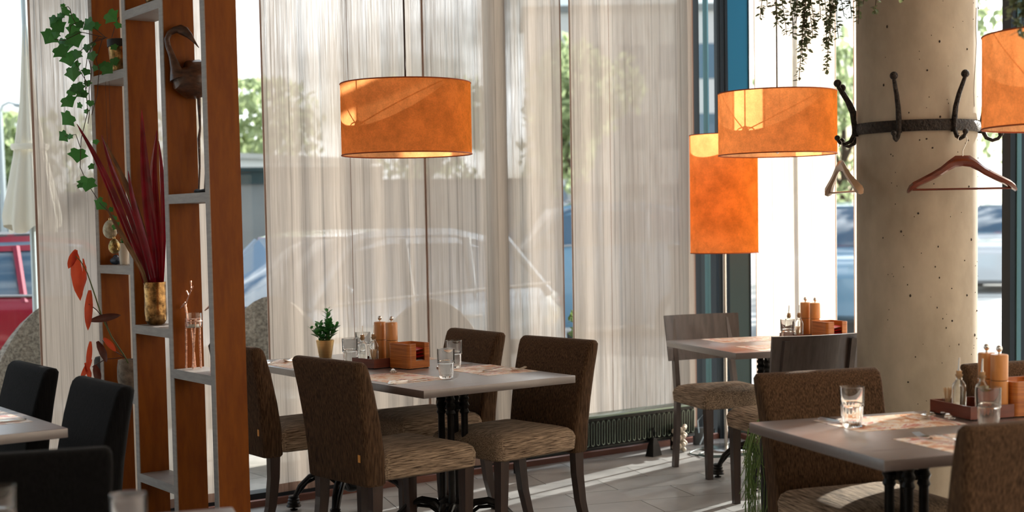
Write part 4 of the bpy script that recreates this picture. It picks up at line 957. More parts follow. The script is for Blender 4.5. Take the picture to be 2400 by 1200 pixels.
cruet(at3(.078, .045, .0102), 'right oil bottle with steel spout '+w3, 'oil', .075)
picks(at3(.040, .180, .0102), 'small glass of toothpicks in the caddy '+w3)
v3 = q+E1*.245-E2*.0685
stack((v3.x, v3.y, ZT+.0122), A2+PI/2, 'white paper napkins in the caddy '+w3)
for k in range(3): packet((v3.x, v3.y, ZT+.046+.016*k), A2+PI/2+R(6*(k-1)), '%s red sauce packet in the caddy %s' % (('lowest', 'middle', 'top')[k], w3))

# ------------------------------------------------------------------ potted green plant on the centre table
def leafmesh(name, mat, Lf, W_, curl=.15, fold=.2, n=5):
    vs = []; fs = []
    for k in range(n+1):
        u = k/n; w_ = W_/2*math.sin(PI*min(1, u*.92+.04))**.8*(1 if u < .98 else .1); z = -curl*Lf*u*u
        vs += [(-w_, u*Lf, z+fold*w_), (0, u*Lf, z), (w_, u*Lf, z+fold*w_)]
    for k in range(n):
        for q in (0, 1): a = 3*k+q; fs.append((a, a+1, a+4, a+3))
    return MB().add(vs, fs, True).mesh(name, mat)
def leafobj(me, name, loc, d, parent, s=1.0, roll=0):
    o = bpy.data.objects.new(name, me); COL.objects.link(o); o.parent = parent; o.location = loc
    d = Vector(d).normalized(); q = d.to_track_quat('Y', 'Z'); o.rotation_euler = (q @ Euler((0, roll, 0)).to_quaternion()).to_euler(); o.scale = (s, s, s)
    return o
pl = empty('potted_plant', (3.42, 6.25, 0.75)[:2]+(ZT,), 0, 'small green leafy plant in a gold pot on the centre table', 'plant')
MB().lathe([(.030, 0), (.032, .002), (.046, .088), (.0465, .09), (.044, .09), (.042, .078)], 40, cap=True).build('pot', M['gold'], pl)
MB().lathe([(0, .079), (.0428, .078)], 24, cap=False).build('soil', M['soil'], pl)
lm = leafmesh('leaf', M['bush'], .042, .023)
rnd = random.Random(11); viewr = Vector((0.8038368390584296, -0.5945801326490588, -0.01791094725523778))
for (ox, oy, h, dn) in ((0, 0, .165, 1), (.02, .01, .12, 0), (-.03, .0, .085, 0), (.03, -.01, .075, 0), (-.012, .02, .095, 0), (.0, -.025, .07, 0), (.035, .015, .06, 0), (-.038, -.01, .06, 0), (.045, 0, .085, 0), (-.05, .01, .07, 0), (.01, -.03, .1, 0), (-.02, -.02, .05, 0), (.02, .03, .08, 0)):
    base = Vector((ox*.4, oy*.4, .078)); lean = viewr*ox*1.0+Vector((0, 0, 0))
    if dn: lean = viewr*.016
    tip = base+Vector((lean.x, lean.y, h)); mid = (base+tip)/2+viewr*.006
    MB().tube([base, mid, tip], [.0022, .0018, .001], 6).build('stem', M['gstem'], pl)
    m_ = int(h/.0075)
    for k in range(m_):
        u = .15+.85*k/max(1, m_-1); p = base.lerp(mid, u*2) if u < .5 else mid.lerp(tip, u*2-1); a = k*2.4+ox*40
        leafobj(lm, 'leaf', p, (math.cos(a), math.sin(a), .45+.7*u), pl, rnd.uniform(.8, 1.15)*(1.0-.25*(u > .85)), rnd.uniform(-.4, .4))

# ------------------------------------------------------------------ ivy on the shelf divider
def ivy_mesh():
    out_ = [(0, 0), (.30, -.10), (.56, .02), (.52, .26), (.80, .44), (.50, .60), (.36, .70), (0, 1.05), (-.36, .70), (-.50, .60), (-.80, .44), (-.52, .26), (-.56, .02), (-.30, -.10)]
    vs = [(0, .35, .0)]+[(x, y-.0, -.10*abs(x)-.06*abs(y-.35)) for x, y in out_]; n = len(out_)
    return MB().add(vs, [(0, 1+k, 1+(k+1) % n) for k in range(n)], False).mesh('leaf', M['ivy'])
iv = empty('potted_ivy', (2.33, 6.09, 2.1222), 0, 'trailing ivy in a brass pot on the upper left shelf', 'plant')
ivl = Vector(iv.location)
MB().lathe([(.040, 0), (.042, .003), (.052, .10), (.0525, .125), (.055, .126), (.0555, .150), (.053, .151), (.051, .135)], 32).build('pot', M['oldgold'], iv)
MB().lathe([(.0562, .118), (.0572, .152), (.053, .153)], 32, cap=False).build('rim', M['blackpot'], iv)
MB().lathe([(0, .137), (.051, .136)], 20, cap=False).build('soil', M['soil'], iv)
im = ivy_mesh(); rnd = random.Random(5)
VD = Vector((-0.5928447821908729, -0.8032342375788712, 0.05787766244542191))     # towards the room
LEAVES = [(2.123, 6.186, 2.416, 0.0152), (2.134, 6.176, 2.385, 0.0304), (2.122, 6.183, 2.369, 0.019), (2.107, 6.195, 2.367, 0.0285), (2.088, 6.208, 2.35, 0.038), (2.148, 6.164, 2.36, 0.038), (2.109, 6.19, 2.319, 0.0456), (2.069, 6.216, 2.279, 0.0533), (2.095, 6.197, 2.287, 0.0285), (2.102, 6.191, 2.259, 0.0342), (2.15, 6.159, 2.311, 0.0418), (2.156, 6.152, 2.267, 0.0533), (2.182, 6.137, 2.329, 0.0266), (2.208, 6.118, 2.332, 0.0495), (2.229, 6.102, 2.328, 0.0304), (2.121, 6.175, 2.239, 0.0418), (2.108, 6.182, 2.211, 0.0456), (2.129, 6.166, 2.186, 0.0533), (2.16, 6.143, 2.2, 0.0342), (2.147, 6.15, 2.153, 0.0342), (2.148, 6.146, 2.11, 0.0495), (2.201, 6.115, 2.224, 0.0304), (2.213, 6.108, 2.249, 0.019), (2.219, 6.099, 2.186, 0.0342), (2.249, 6.074, 2.151, 0.0304), (2.271, 6.056, 2.131, 0.0418), (2.221, 6.094, 2.138, 0.0228), (2.298, 6.053, 2.359, 0.0456), (2.307, 6.044, 2.33, 0.0228), (2.299, 6.043, 2.226, 0.0228), (2.291, 6.044, 2.167, 0.0285), (2.191, 6.115, 2.12, 0.0266), (2.185, 6.116, 2.076, 0.0228), (2.16, 6.132, 2.048, 0.0418), (2.171, 6.122, 2.025, 0.0323), (2.137, 6.149, 2.034, 0.0323), (2.115, 6.162, 1.996, 0.0456), (2.182, 6.114, 2.019, 0.0228), (2.2, 6.098, 1.981, 0.0228), (2.161, 6.126, 1.972, 0.0209), (2.178, 6.112, 1.949, 0.019), (2.108, 6.161, 1.917, 0.0495), (2.089, 6.17, 1.841, 0.038), (2.119, 6.147, 1.836, 0.0209), (2.138, 6.127, 1.756, 0.0495), (2.202, 6.084, 1.814, 0.019), (2.189, 6.086, 1.702, 0.0209), (2.17, 6.095, 1.626, 0.0514), (2.15, 6.109, 1.617, 0.019), (2.204, 6.063, 1.534, 0.038), (2.213, 6.058, 1.553, 0.019), (2.244, 6.032, 1.511, 0.019), (2.258, 6.019, 1.472, 0.019), (2.26, 6.014, 1.438, 0.0266)]
for k, (x, y, z, s_) in enumerate(LEAVES):
    jit = rnd.uniform(-.03, .03); p = Vector((x, y, z))+VD*(jit+.03)-ivl
    a = rnd.uniform(-.9, .9); d = viewr*math.sin(a)*1.0+Vector((0, 0, -math.cos(a)))+VD*rnd.uniform(-.15, .15)
    n_ = VD+viewr*rnd.uniform(-.5, .5)+Vector((0, 0, rnd.uniform(-.2, .5)))
    d.normalize(); xax = d.cross(n_).normalized(); zax = xax.cross(d)
    o = bpy.data.objects.new('leaf', im); COL.objects.link(o); o.parent = iv
    o.matrix_local = Matrix.Translation(p-d*s_*.5) @ Matrix((xax, d, zax)).transposed().to_4x4() @ Matrix.Scale(s_*1.18, 4)
for pts in ([(2.256, 6.053, 2.275), (2.229, 6.074, 2.282), (2.19, 6.099, 2.235), (2.168, 6.105, 2.103), (2.173, 6.091, 1.951), (2.143, 6.105, 1.829), (2.133, 6.102, 1.702), (2.157, 6.079, 1.626), (2.198, 6.042, 1.538), (2.244, 6.004, 1.476), (2.253, 5.993, 1.404)], [(2.253, 6.055, 2.275), (2.205, 6.095, 2.329), (2.153, 6.135, 2.346), (2.13, 6.15, 2.331), (2.119, 6.154, 2.275), (2.108, 6.158, 2.208)], [(2.152, 6.134, 2.331), (2.136, 6.149, 2.373), (2.132, 6.153, 2.403), (2.125, 6.159, 2.415), (2.115, 6.167, 2.413)], [(2.253, 6.067, 2.273), (2.204, 6.103, 2.255), (2.165, 6.129, 2.222), (2.144, 6.14, 2.162), (2.181, 6.107, 2.075), (2.168, 6.113, 2.024)],
            [(2.255, 6.041, 2.274), (2.215, 6.07, 2.267), (2.18, 6.091, 2.196), (2.192, 6.077, 2.13), (2.177, 6.082, 2.035), (2.179, 6.075, 1.969), (2.167, 6.079, 1.894)], [(2.229, 6.035, 2.264), (2.202, 6.048, 2.174), (2.211, 6.039, 2.127), (2.199, 6.039, 2.023), (2.175, 6.051, 1.93)], [(2.293, 6.089, 2.282), (2.308, 6.082, 2.335), (2.322, 6.074, 2.373)], [(2.249, 6.033, 2.272), (2.159, 6.102, 2.299), (2.096, 6.145, 2.263), (2.063, 6.17, 2.269)], [(2.138, 6.106, 1.791), (2.125, 6.119, 1.848), (2.085, 6.148, 1.843)]):
    MB().tube([Vector(q)-ivl for q in pts], .0018, 5).build('stem', M['stem'], iv)

# gold pot on the top shelf
gp = empty('gold_pot', (2.33, 5.66, 2.3652), 0, 'shiny bronze pot at the very top of the shelf divider', 'pot')
MB().lathe([(.030, 0), (.040, .01), (.058, .06), (.064, .11), (.060, .14), (.056, .142), (.055, .13)], 32).build('pot', M['oldgold'], gp)
MB().lathe([(0, .13), (.055, .131)], 20, cap=False).build('soil', M['soil'], gp)
lm2 = leafmesh('leaf', M['bush'], .07, .03)
for k in range(14): leafobj(lm2, 'leaf', (0, 0, .13), (math.cos(k*2.4)*.6, math.sin(k*2.4)*.6, .7+.2*(k % 3)), gp, 1, 0)

# crane
bc = 5.66
bi = empty('crane_figure', (2.365, 5.362, 1.567)[:2]+(1.5622,), 0, 'dark carved crane figure with curved neck on the shelf divider', 'sculpture')
bl = Vector(bi.location)
def sub(l): return [Vector(q)-bl for q in l]
MB().tube(sub([(2.497, 5.417, 1.965), (2.468, 5.417, 2.008), (2.434, 5.406, 2.028), (2.39, 5.401, 2.036), (2.347, 5.396, 2.034), (2.316, 5.394, 2.039), (2.297, 5.398, 2.063)]), [.012, .040, .066, .082, .078, .055, .022], 16).build('body', M['bird'], bi)
MB().tube(sub([(2.306, 5.388, 2.031), (2.296, 5.399, 2.08), (2.287, 5.409, 2.126), (2.276, 5.42, 2.168), (2.274, 5.424, 2.196), (2.283, 5.419, 2.22), (2.301, 5.407, 2.233), (2.322, 5.392, 2.236), (2.338, 5.379, 2.229)]), [.040, .022, .014, .012, .0115, .012, .014, .019, .016], 12).build('neck', M['bird'], bi)
MB().tube(sub([(2.316, 5.396, 2.233), (2.335, 5.381, 2.226), (2.35, 5.369, 2.208), (2.363, 5.358, 2.185), (2.377, 5.345, 2.159)]), [.016, .020, .013, .006, .0015], 12).build('beak', M['bird'], bi)
MB().ball(tuple(sub([(2.326, 5.369, 2.222)])[0]), .004, 8, 6).build('eye', M['rubber'], bi)
for dxp in (0, 1):
    MB().tube(sub(([(2.388, 5.385, 1.961), (2.386, 5.377, 1.835), (2.376, 5.37, 1.79), (2.373, 5.363, 1.676), (2.365, 5.362, 1.573)], [(2.421, 5.399, 1.964), (2.42, 5.39, 1.836), (2.411, 5.381, 1.792), (2.402, 5.367, 1.677), (2.389, 5.357, 1.573)])[dxp]), [.009, .005, .007, .0045, .004], 8).build('leg', M['bird'], bi)
tag(MB().tube([(2.335+.032*math.cos(k*.35)*(1-.004*k), 5.20+.085*math.sin(k*.35)*(1-.004*k)+.02, 1.5695+.0022*(k % 3)) for k in range(52)], .0065, 6).build('bead_string', M['rubber']), 'dark bead string coiled on the shelf under the crane', 'beads')

# vase with crimson sword leaves
va = empty('vase', (2.325, 5.764, 1.004)[:2]+(1.0062,), 0, 'mottled bronze vase on the middle shelf of the divider', 'vase')
MB().lathe([(.026, 0), (.036, .004), (.046, .02), (.0485, .05), (.0475, .12), (.0482, .186), (.0455, .187), (.0445, .12), (.043, .03), (0, .012)], 40, cap=False).build('body', M['oldgold'], va)
vl = Vector(va.location)
ar = empty('sword_leaf_arrangement', tuple(vl+Vector((0, 0, .02))), 0, 'long crimson sword leaves standing in the bronze vase', 'dried leaves')
al = Vector(ar.location)
def sword(pts, wmax, mat, tw=0):
    pts = [Vector(q)-al for q in pts]
    # resample
    P_ = []
    for k in range(17):
        u = k/16*(len(pts)-1); i = min(int(u), len(pts)-2); f_ = u-i; a, b = pts[i], pts[i+1]
        p0 = pts[max(i-1, 0)]; p3 = pts[min(i+2, len(pts)-1)]
        P_.append(.5*((2*a)+(b-p0)*f_+(2*p0-5*a+4*b-p3)*f_*f_+(3*a-p0-3*b+p3)*f_**3))
    secs = []
    for k, p in enumerate(P_):
        d = (P_[min(k+1, 16)]-P_[max(k-1, 0)]).normalized(); u = k/16
        side = d.cross(VD).normalized(); side = (side*math.cos(tw)+d.cross(side)*math.sin(tw)).normalized(); nn = side.cross(d)
        w_ = wmax*1.22*(.55+.9*u if u < .5 else 1.0)*(1-max(0, (u-.45)/.55)**1.6)+.0012
        secs.append([p-side*w_, p-side*w_*.5-nn*w_*.15+nn*.001, p-nn*w_*.42, p+side*w_*.5-nn*w_*.15, p+side*w_, p-nn*w_*.36])
    MB().loft(secs).build('leaf', M[mat], ar, sharp=60)
sword([(2.309, 5.781, 1.12), (2.254, 5.773, 1.307), (2.181, 5.793, 1.529), (2.104, 5.814, 1.726), (2.03, 5.83, 1.873)], .013, 'phorm', .3)
sword([(2.319, 5.787, 1.119), (2.275, 5.758, 1.307), (2.22, 5.775, 1.51), (2.165, 5.803, 1.684), (2.134, 5.825, 1.827)], .013, 'phorm', -.3)
sword([(2.325, 5.782, 1.119), (2.298, 5.767, 1.324), (2.258, 5.785, 1.51), (2.213, 5.816, 1.658), (2.153, 5.859, 1.814)], .012, 'phorm2', .5)
sword([(2.334, 5.776, 1.119), (2.311, 5.732, 1.324), (2.292, 5.724, 1.527), (2.279, 5.722, 1.727), (2.277, 5.727, 1.931)], .020, 'phorm', .1)
sword([(2.346, 5.778, 1.118), (2.335, 5.739, 1.324), (2.324, 5.737, 1.527), (2.325, 5.736, 1.692), (2.341, 5.723, 1.847)], .017, 'phorm', .4)
sword([(2.355, 5.772, 1.118), (2.347, 5.717, 1.305), (2.35, 5.703, 1.489), (2.349, 5.705, 1.672), (2.341, 5.707, 1.8)], .013, 'phorm', -.5)
sword([(2.302, 5.774, 1.12), (2.266, 5.746, 1.233), (2.205, 5.75, 1.354), (2.152, 5.759, 1.456), (2.12, 5.776, 1.532)], .008, 'phorm2', .2)
sword([(2.333, 5.764, 1.119), (2.289, 5.72, 1.27), (2.252, 5.72, 1.417), (2.228, 5.734, 1.545), (2.217, 5.752, 1.673)], .014, 'phorm', -.2)

# eggs hanging in the left bay, small succulent, blue stone
for (pt, r, mt_, lb, q) in (((2.252, 6.082, 1.425), .032, 'egg', 'large pale speckled egg ornament hanging in the left bay', 22), ((2.256, 6.048, 1.349), .026, 'goldegg', 'small antique gold egg ornament hanging below the pale egg', 17)):
    e = empty('egg_ornament', pt, 0, lb, 'ornament', 'hanging egg ornaments')
    MB().lathe([(0, -r*1.32)]+[(r*math.sin(a)*(1-.12*math.cos(PI-a)), -r*1.32*math.cos(a)) for a in [PI*k/14 for k in range(1, 14)]]+[(0, r*1.32)], 24, cap=False).build('egg', M[mt_], e)
    MB().lathe([(.006, r*1.28), (.006, r*1.28+.008), (.002, r*1.28+.011)], 10).build('cap', M['gold'], e)
    MB().tube([(0, 0, r*1.3), (.002, 0, 2.084-pt[2])], .0008, 5).build('thread', M['stem'], e)
su = empty('potted_succulent', (2.325, 6.118, 1.259)[:2]+(1.2622,), 0, 'tiny green succulent in a tall white pot on the left shelf', 'plant')
MB().lathe([(.016, 0), (.018, .002), (.026, .098), (.024, .099), (.023, .09)], 28).build('pot', M['clay'], su)
MB().lathe([(0, .09), (.0235, .091)], 16, cap=False).build('soil', M['soil'], su)
lm3 = leafmesh('leaf', M['bush'], .035, .018)
for k in range(16): leafobj(lm3, 'leaf', (0, 0, .09+.0012*k), (math.cos(k*2.4), math.sin(k*2.4), .25+.07*k), su, 1-.03*k, 0)
bs = MB()
bs.ball((0, 0, .018), .02, 14, 10, (1.3, 1.7, .9)); bs.ball((.008, .02, .034), .012, 12, 8, (1.1, 1.4, 1))
tag(bs.build('blue_stone', M['bluestone'], None, (2.32, 6.206, 1.262)[:2]+(1.262,)), 'dark blue rough stone beside the white pot on the left shelf', 'stone')

# begonia in a grey stone pot and the black pot behind
sp_ = empty('potted_begonia', (2.325, 6.119, 0.677)[:2]+(.6912,), 0, 'red-leaved begonia leaning out of a grey stone pot, low in the divider', 'plant')
sl_ = Vector(sp_.location)
MB().lathe([(.030, 0), (.040, .01), (.047, .05), (.047, .10), (.041, .138), (.038, .139), (.037, .12)], 32).build('pot', M['stone'], sp_)
MB().lathe([(0, .12), (.038, .121)], 20, cap=False).build('soil', M['soil'], sp_)
MB().tube([Vector(q)-sl_ for q in [(2.28, 5.993, 0.827), (2.251, 5.955, 0.86), (2.173, 5.894, 0.954), (2.117, 5.856, 1.052), (2.08, 5.828, 1.147), (2.049, 5.82, 1.24), (2.02, 5.82, 1.295), (2.0, 5.824, 1.314)]], [.004, .0038, .0035, .003, .003, .0025, .002, .0015], 8).build('stem', M['gstem'], sp_)
for pts in ([(2.117, 5.856, 1.052), (2.09, 5.84, 1.08), (2.058, 5.841, 1.107)], [(2.173, 5.894, 0.954), (2.15, 5.878, 1.003), (2.136, 5.866, 1.047)], [(2.251, 5.955, 0.855), (2.182, 5.922, 0.899), (2.133, 5.899, 0.942)], [(2.247, 5.957, 0.855), (2.152, 5.928, 0.856), (2.088, 5.911, 0.828)]):
    MB().tube([Vector(q)-sl_ for q in pts], .002, 6).build('leaf_stalk', M['begoniad'], sp_)
def bleaf(base, tip, wd, mat, tilt):
    b = Vector(base)-sl_; t = Vector(tip)-sl_; d = t-b; Ln = d.length; d.normalize()
    n_ = (VD+viewr*tilt).normalized(); s_ = d.cross(n_).normalized(); n2 = s_.cross(d)
    vs = []; n = 9
    for k in range(n+1):
        u = k/n; w_ = wd*math.sin(PI*min(1, (u*.9+.08)))**.75*(1 if k < n else .05); wob = .12*wd*math.sin(u*19)
        c_ = b+d*Ln*u-n2*Ln*.12*math.sin(PI*u)
        vs += [c_-s_*w_+n2*(.45*w_+wob), c_-s_*w_*.5+n2*.12*w_, c_, c_+s_*w_*.42+n2*.12*w_, c_+s_*w_*.85+n2*(.4*w_-wob)]
    MB().add(vs, [(5*k+q, 5*k+q+1, 5*k+q+6, 5*k+q+5) for k in range(n) for q in range(4)], True).build('leaf', M[mat], sp_, sharp=0)
for b, t, wd, mt_, tl_ in (((2.0, 5.826, 1.332), (2.002, 5.784, 1.125), .027, 'begonia', .6), ((2.032, 5.812, 1.302), (2.023, 5.833, 1.15), .015, 'begonia', -.6), ((2.06, 5.831, 1.166), (2.039, 5.81, 0.995), .019, 'begonia', .5),
                           ((2.064, 5.844, 1.034), (2.185, 5.806, 1.054), .018, 'begoniad', .1), ((2.073, 5.88, 0.943), (2.053, 5.874, 0.819), .013, 'begonia', .3), ((2.104, 5.882, 0.941), (2.132, 5.855, 0.848), .018, 'begoniad', 0), ((2.134, 5.886, 0.953), (2.178, 5.862, 0.892), .014, 'begonia', .2), ((2.079, 5.895, 0.864), (2.03, 5.901, 0.778), .013, 'begonia', .4), ((2.09, 5.885, 0.839), (2.101, 5.871, 0.756), .018, 'begoniad', .2), ((2.054, 5.9, 0.85), (2.065, 5.874, 0.766), .014, 'begonia', -.3), ((2.005, 5.823, 1.341), (1.971, 5.829, 1.261), .018, 'begonia', .6)):
    bleaf(b, t, wd, mt_, tl_)
bp = empty('black_pot', (2.325, 6.364, 0.666)[:2]+(.6912,), 0, 'round black pot beside the stone pot, low in the divider', 'pot')
MB().lathe([(.04, 0), (.055, .02), (.066, .07), (.064, .12), (.058, .135), (.055, .13)], 32).build('pot', M['blackpot'], bp)
MB().lathe([(0, .125), (.056, .126)], 20, cap=False).build('soil', M['soil'], bp)

# copper deer candle holders
def deer(loc, rz, label):
    t = empty('deer_candle_holder', loc, rz, label, 'candle holder', 'copper twig deer candle holders')
    s = .00175  # metres per drawn unit; x across, z up
    def q(x, z, y=0): return ((x-466)*s, y, (870-z)*s)
    for pts, r in (([q(444, 750, -.01), q(443, 800, -.01), q(441, 868, -.012)], .0042), ([q(446, 750, .012), q(450, 800, .014), q(455, 868, .016)], .0042), ([q(472, 750, -.01), q(466, 810, -.012), q(462, 868, -.014)], .0042), ([q(474, 750, .012), q(472, 810, .014), q(473, 868, .014)], .0042), ([q(438, 752), q(480, 750)], .0035)):
        MB().tube(pts, [r]*len(pts), 8).build('leg' if len(pts) == 3 else 'body', M['copper'], t)
    MB().tube([q(444, 755), q(441, 735), q(438, 718)], .0055, 8).build('neck', M['copper'], t)
    MB().tube([q(441, 714), q(434, 719), q(423, 727)], [.006, .0055, .0025], 8).build('head', M['copper'], t)
    MB().tube([q(441, 716), q(448, 700), q(458, 684), q(464, 674)], [.003, .0028, .0024, .002], 6).tube([q(450, 697), q(443, 685)], [.003, .0035], 6).tube([q(457, 686), q(457, 661)], [.003, .0045], 6).build('antler', M['copper'], t)
    MB().lathe([(0, 0), (.030, 0), (.0325, .004), (.0325, .060), (.031, .060), (.031, .005), (0, .004)], 32, Matrix.Translation(q(462, 772)), cap=False).build('glass_cup', M['tumbler'], t, sharp=50)
    MB().tube([(q(462, 0)[0]+.0335*math.cos(a), .0335*math.sin(a), q(0, 757)[2]) for a in [2*PI*k/24 for k in range(25)]], .0022, 6, cap=False).build('ring', M['copper'], t)
    MB().lathe([(.022, .004), (.022, .016)], 20, Matrix.Translation(q(462, 772))).build('candle', M['clay'], t)
    return t
dr = deer((2.33, 5.36, 0.829)[:2]+(.8422,), R(-62), 'rose copper deer candle holder with glass cup on the low shelf')
copy_thing(dr, (2.335, 5.125, .8422), R(-62), 'second copper deer candle holder half hidden by the nearest board', 'copper twig deer candle holders')

# ------------------------------------------------------------------ coat rack and hangers on the column
CR = empty('coat_rack', (ccx, ccy, 1.80), 0, 'hammered black iron coat rack ring around the concrete column', 'coat rack')
rg = MB(); secs = []
for k in range(73):
    a = 2*PI*k/72; c_, s_ = math.cos(a), math.sin(a)
    secs.append([((ccr+r)*c_, (ccr+r)*s_, z) for r, z in ((.001, -.024), (.013, -.024), (.017, -.012), (.0175, .012), (.013, .024), (.001, .024))])
rg.loft(secs, cap=False).build('ring', M['iron2'], CR)
tocam = math.atan2(-ccy, -ccx)
def hookpt(al, r, z): a = tocam+al; return Vector((r*math.cos(a), r*math.sin(a), z))
HK = [R(v) for v in (-112, -72, -15, 34, 86, 137, 188)]
for al_ in HK:
    MB().tube([hookpt(al_, .268, -.03), hookpt(al_, .275, .03), hookpt(al_, .283, .075), hookpt(al_, .305, .125), hookpt(al_, .330, .165), hookpt(al_, .345, .190)], [.012, .012, .011, .010, .009, .008], 10).build('upper_hook', M['iron2'], CR)
    MB().ball(tuple(hookpt(al_, .347, .203)), .017, 14, 10).build('ball_tip', M['iron2'], CR)
    MB().tube([hookpt(al_, .272, .02), hookpt(al_, .275, -.02), hookpt(al_, .290, -.050), hookpt(al_, .315, -.062), hookpt(al_, .338, -.055), hookpt(al_, .348, -.040)], [.011, .010, .009, .008, .0075, .007], 10).build('lower_hook', M['iron2'], CR)
    MB().ball(tuple(hookpt(al_, .349, -.034)), .012, 14, 10).build('ball_tip', M['iron2'], CR)
def hanger(loc, rz, label, mat):
    t = empty('coat_hanger', loc, rz, label, 'coat hanger', 'wooden coat hangers on the coat rack')
    for sx in (-1, 1):
        secs = []
        for u, z, h, d_ in ((0, -.062, .022, .007), (.03, -.064, .024, .008), (.06, -.082, .021, .009), (.09, -.104, .018, .010), (.13, -.126, .0165, .012), (.17, -.146, .016, .015), (.20, -.162, .017, .018), (.218, -.176, .016, .016), (.225, -.184, .008, .010)):
            y0 = .012*(u/.22)**2
            secs.append([(sx*u, y0-d_, z-h*.6), (sx*u, y0-d_*1.05, z+h*.4), (sx*u, y0, z+h), (sx*u, y0+d_*1.05, z+h*.4), (sx*u, y0+d_, z-h*.6), (sx*u, y0, z-h)])
        MB().loft(secs).build('arm', M[mat], t)
    MB().tube([(-.205, .012, -.178), (.205, .012, -.178)], .0045, 8).build('trouser_bar', M[mat], t)
    MB().tube([(0, 0, -.045), (0, 0, -.02), (.012, 0, .005), (.019, 0, .022), (.016, 0, .038), (.0, 0, .046), (-.016, 0, .038), (-.021, 0, .022)], .0018, 8).build('hook', M['silver'], t)
    return t
hp = Vector((ccx, ccy, 1.80))+hookpt(HK[3], .330, -.093)
hanger(tuple(hp), tocam+PI/2+.25, 'dark mahogany coat hanger on the front of the concrete column', 'hangw')
hp = Vector((ccx, ccy, 1.80))+hookpt(HK[1], .334, -.093)
hanger(tuple(hp), tocam+PI/2-R(72)+.05, 'pale wooden coat hanger at the left side of the concrete column', 'hangp')

# ------------------------------------------------------------------ hanging plants
def trail(root, top, drop, sway, dens, ls, seedv, mat='string', r=.0016):
    rnd = random.Random(seedv); top = Vector(top); n = max(4, int(drop/.03)); pts = []
    for k in range(n+1):
        u = k/n; pts.append(top+Vector((sway[0]*u+.012*math.sin(u*5+seedv), sway[1]*u+.012*math.cos(u*4+seedv), -drop*u)))
    v = MB().tube(pts, r, 5).build('vine', M['stem'] if mat == 'string' else M[mat], root)
    m = MB(); cnt = int(drop*dens)
    for k in range(cnt):
        u = rnd.uniform(.02, 1)*n; i = min(int(u), n-1); p = pts[i].lerp(pts[i+1], u-i); a = rnd.uniform(0, 6.28)
        E_ = Euler((rnd.uniform(-.5, .5), rnd.uniform(-.5, .5), a)).to_matrix(); s_ = ls*rnd.uniform(.6, 1.2)
        m.add([p+E_@Vector(q)*s_ for q in ((.1, 0, 0), (.5, -.42, -.1), (.95, -.3, -.3), (1.15, 0, -.45), (.95, .3, -.3), (.5, .42, -.1))], [(0, 1, 2, 3), (0, 3, 4, 5)])
    tag(m.build('leaves', M[mat], v, sharp=0), kind='stuff')
HPc = Vector((4.173, 3.655, 2.457))
hpn = empty('hanging_plant', tuple(HPc), VIEWA, 'trailing dusty green plant hanging from above in front of the bright curtain', 'plant')
MB().box(-.34, .34, -.07, .07, -.09, .05, bev=.01).build('trough', M['blackpot'], hpn)
for sx in (-.3, .3): MB().tube([(sx, 0, .05), (sx, 0, H_CEIL-HPc.z)], .003, 6).build('cord', M['cord'], hpn)
Lm = Matrix.Rotation(-VIEWA, 3, 'Z')
for k, (px_, yb) in enumerate(((1776, 48), (1792, 22), (1812, 62), (1826, 85), (1840, 92), (1852, 60), (1864, 192), (1873, 150), (1880, 120), (1893, 70), (1904, 50), (1918, 120), (1926, 172), (1938, 95), (1954, 96), (1962, 45), (1976, 50), (1993, 64), (2010, 20), (2041, 42), (2068, 6), (2100, 12), (1886, 90), (1872, 80), (1930, 60), (1858, 30), (1945, 30))):
    x_ = (px_-1905)*5.35/3244; drop = (yb+120)*5.35/3244+.03
    xs_ = max(-.33, min(.33, x_))
    trail(hpn, (xs_, -.072, .03), drop, (x_-xs_, -.02), 240, .019, 100+k)
for k in range(10): trail(hpn, (-.3+.065*k, .0, .05), .14+.02*(k % 3), (.03*(k % 2), -.08), 300, .022, 200+k)
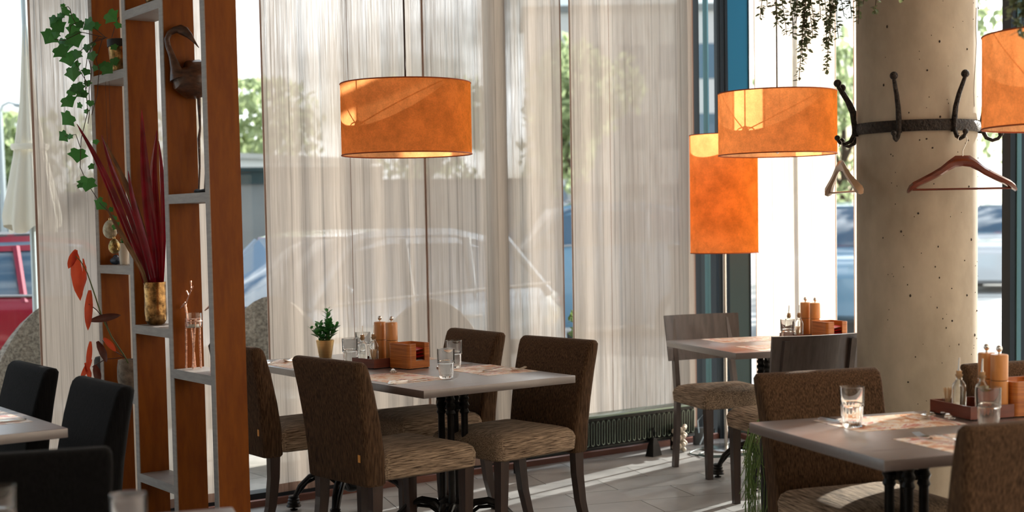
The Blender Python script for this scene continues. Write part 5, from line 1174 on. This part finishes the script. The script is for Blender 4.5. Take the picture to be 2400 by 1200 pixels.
HP2 = Vector((3.61, 2.37, 2.172))
hp2 = empty('hanging_plant', tuple(HP2), VIEWA, 'blurred green plant hanging at the top right corner in front of the pendant lamp', 'plant')
MB().lathe([(.04, -.07), (.08, -.02), (.085, .05), (.078, .05), (.07, .0)], 24).build('pot', M['clay'], hp2)
for k in range(3): MB().tube([(.08*math.cos(k*2.09), .08*math.sin(k*2.09), .05), (0, 0, .4), (0, 0, H_CEIL-HP2.z)], .002, 5).build('cord', M['cord'], hp2)
for k, (x_, dp) in enumerate(((-.055, .20), (-.03, .25), (-.01, .2), (-.045, .14), (.02, .24), (.05, .18), (-.02, .17))): trail(hp2, (x_, -.075, .04), dp+.04, (x_*.3, -.02), 300, .024, 300+k)
# floor plant with stringy trailing growth behind the near right chair
fp = empty('trailing_plant', (4.152, 3.797, 0.756)[:2]+(0,), 0, 'stringy lime green plant trailing down a tall dark pot behind the near right chair', 'plant')
MB().lathe([(.085, 0), (.09, .01), (.10, .56), (.095, .57), (.09, .54)], 28).build('pot', M['blackpot'], fp)
MB().lathe([(0, .545), (.09, .546)], 20, cap=False).build('soil', M['soil'], fp)
rnd = random.Random(9); rh = [MB() for _ in range(3)]
for k in range(150):
    a = rnd.uniform(0, 6.28); L_ = rnd.uniform(.15, .56); r0_ = rnd.uniform(.01, .06); out_r = rnd.uniform(.115, .15); pts = [(r0_*math.cos(a), r0_*math.sin(a), .545), (.07*math.cos(a), .07*math.sin(a), .60+rnd.uniform(0, .06)), (out_r*math.cos(a), out_r*math.sin(a), .565)]
    for q in range(1, 6):
        a += rnd.uniform(-.13, .13); pts.append(((out_r+rnd.uniform(-.0, .03))*math.cos(a), (out_r+rnd.uniform(-.0, .03))*math.sin(a), max(.004, .565-L_*q/5)))
    rh[k % 3].tube(pts, .0018, 4)
    q = pts[rnd.randint(3, 6)]; rh[k % 3].tube([q, (q[0]*1.15, q[1]*1.15, q[2]-.05)], .0015, 4)
for m in rh: tag(m.build('trailing_growth', M['rhip'], fp), kind='stuff')
